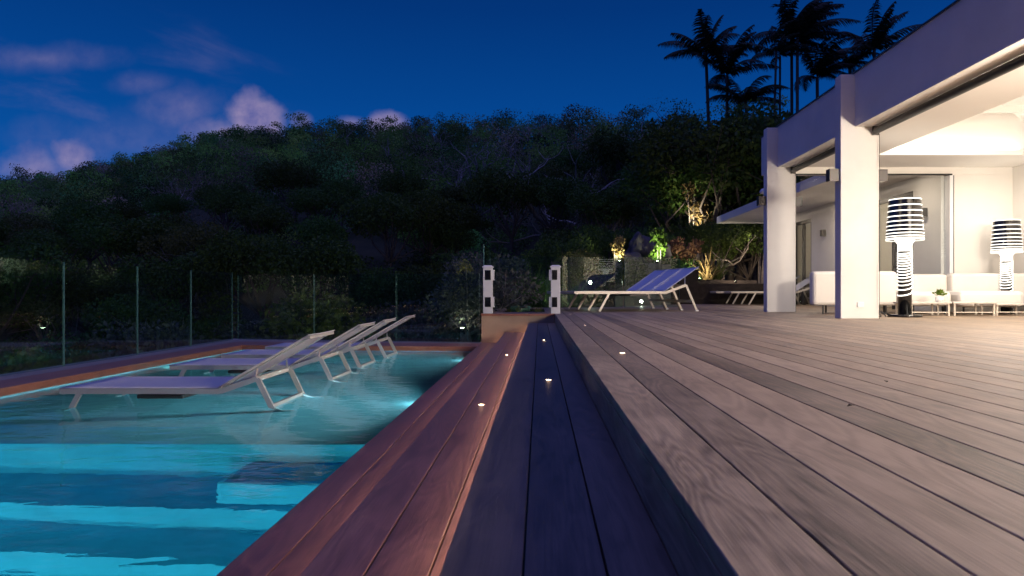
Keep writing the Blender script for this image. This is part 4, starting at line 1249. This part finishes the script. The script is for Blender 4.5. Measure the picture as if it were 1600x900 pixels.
def P_(pbx, ptx, pty, Y, fr, n, wind, seed, lab, **k):
    bx_ = (pbx - 843) / F * Y; g = float(ground_z(bx_, Y)) - .3
    palm((bx_, Y, g), at(ptx, pty, Y), fr * 1.32, max(9, int(n * 1.05)), wind, seed, lab, **k)
P_(1113, 1103, 82, 30, 1.75, 15, .15, 1, 'tall slim palm with upright fronds left of the palm group')
# P_(1122, 1121, 105, 31, 1.3, 10, .2, 8, 'slim short palm inside the left palm group')
P_(1137, 1136, 118, 29, 1.7, 15, .45, 2, 'palm with fronds drooping right in the left palm group')
P_(1185, 1165, 160, 28, 1.5, 13, .5, 9, 'low dark palm between the two palm groups', droop=1.2)
P_(1204, 1213, 82, 27, 1.2, 9, 1.3, 3, 'leftmost thin palm of the wind bent clump above the roof', tr=.06)
P_(1218, 1219, 88, 28, 1.0, 8, 1.3, 4, 'short palm of the wind bent clump above the roof', tr=.06)
P_(1238, 1237, 52, 28, 1.7, 14, 1.2, 5, 'tallest palm of the wind bent clump above the roof', tr=.08)
P_(1246, 1246, 62, 27, 1.8, 14, 1.5, 6, 'palm with fronds streaming right beside the tallest palm', tr=.08)
P_(1279, 1277, 120, 28, 1.5, 14, .9, 7, 'drooping palm above the roof edge right of the clump', droop=1.2)
# P_(1300, 1293, 122, 27, 1.1, 10, .6, 10, 'small palm just above the roof parapet')
P_(1330, 1328, 100, 29, 1.1, 12, -.1, 11, 'small round palm crown above the parapet', droop=1.4)
P_(1372, 1366, 78, 28, 1.6, 16, .35, 12, 'broad feathery palm crown at the right above the parapet')

# ================================================================== GARDEN SPOTLIGHTS
def garden_spot(p, tgt, power, col, lab, ang=75, glow=True, grp='garden spotlights'):
    r = empty('garden_spotlight', p); tag(r, lab, 'spotlight', grp)
    b = MB(); b.lathe([(.001, -.05), (.035, -.05), (.042, .02), (.038, .022), (.001, .015)], n=18); b.build('body', M['dark_metal'], r)
    b = MB(); b.lathe([(.001, .024), (.032, .024)], n=18); b.build('lens', M['spot_glow'], r)
    spot('garden_spot', (p[0], p[1], p[2] + .05), tgt, power, col, ang, .7, .03)
    return r
W1 = (1, .88, .62)
p = at(922, 441.5, 15.6); r = garden_spot(p, (1.0, 16.5, .5), 6, W1, 'bright star like spotlight above the loungers foot ends', 140)
r.rotation_euler = (R(80), 0, 0)
b = MB(); b.tube([(0, 0, 0), (0, 0, -.6)], .01, 6); 
o = b.build('stake', M['dark_metal']); o.location = p; o.location.z -= .03; o.parent = None; 
o.parent = r; o.location = (0, -.0, 0); o.rotation_euler = (R(-80), 0, 0); KIDS.setdefault(r.name, []).append(o)
p = at(1002, 471.5, 16.2); r = garden_spot(p, (3.2, 17.8, .8), 8, W1, 'low spotlight on the ground seen under the loungers', 120); r.rotation_euler = (R(70), 0, 0)
garden_spot(at(968, 409, 18.3), at(963, 385, 18.7), 45, W1, 'spotlight under the yellow lit bush', 90)
garden_spot(at(1027, 409, 18.5), at(1027, 380, 19.0), 55, (.95, 1, .6), 'spotlight under the bright green bush', 90)
garden_spot((at(1085, 360, 23.3)), at(1088, 320, 24.1), 170, W1, 'spotlight under the pale tree left of the canopy', 80)
garden_spot((at(1092, 436, 19.2)), at(1085, 395, 20.6), 110, W1, 'spotlight at the foot of the spiky plant', 110)
garden_spot((at(1150, 440, 22.0)), at(1150, 380, 24), 50, (1, .75, .5), 'spotlight in the planter under the canopy end', 110)
garden_spot((-1.3, 11.5, -.3), (-1.35, 12.1, .4), 7, W1, 'spotlight behind the glass under the speckled bush', 90)
garden_spot((.35, 14.75, -.05), (-.2, 15.2, .8), 34, (.85, 1, .45), 'small spotlight hidden in the grass behind the glass', 120)
garden_spot(at(1040, 437, 22.5), at(1010, 330, 27), 60, W1, 'spotlight behind the pale wall shining into the trees', 100)
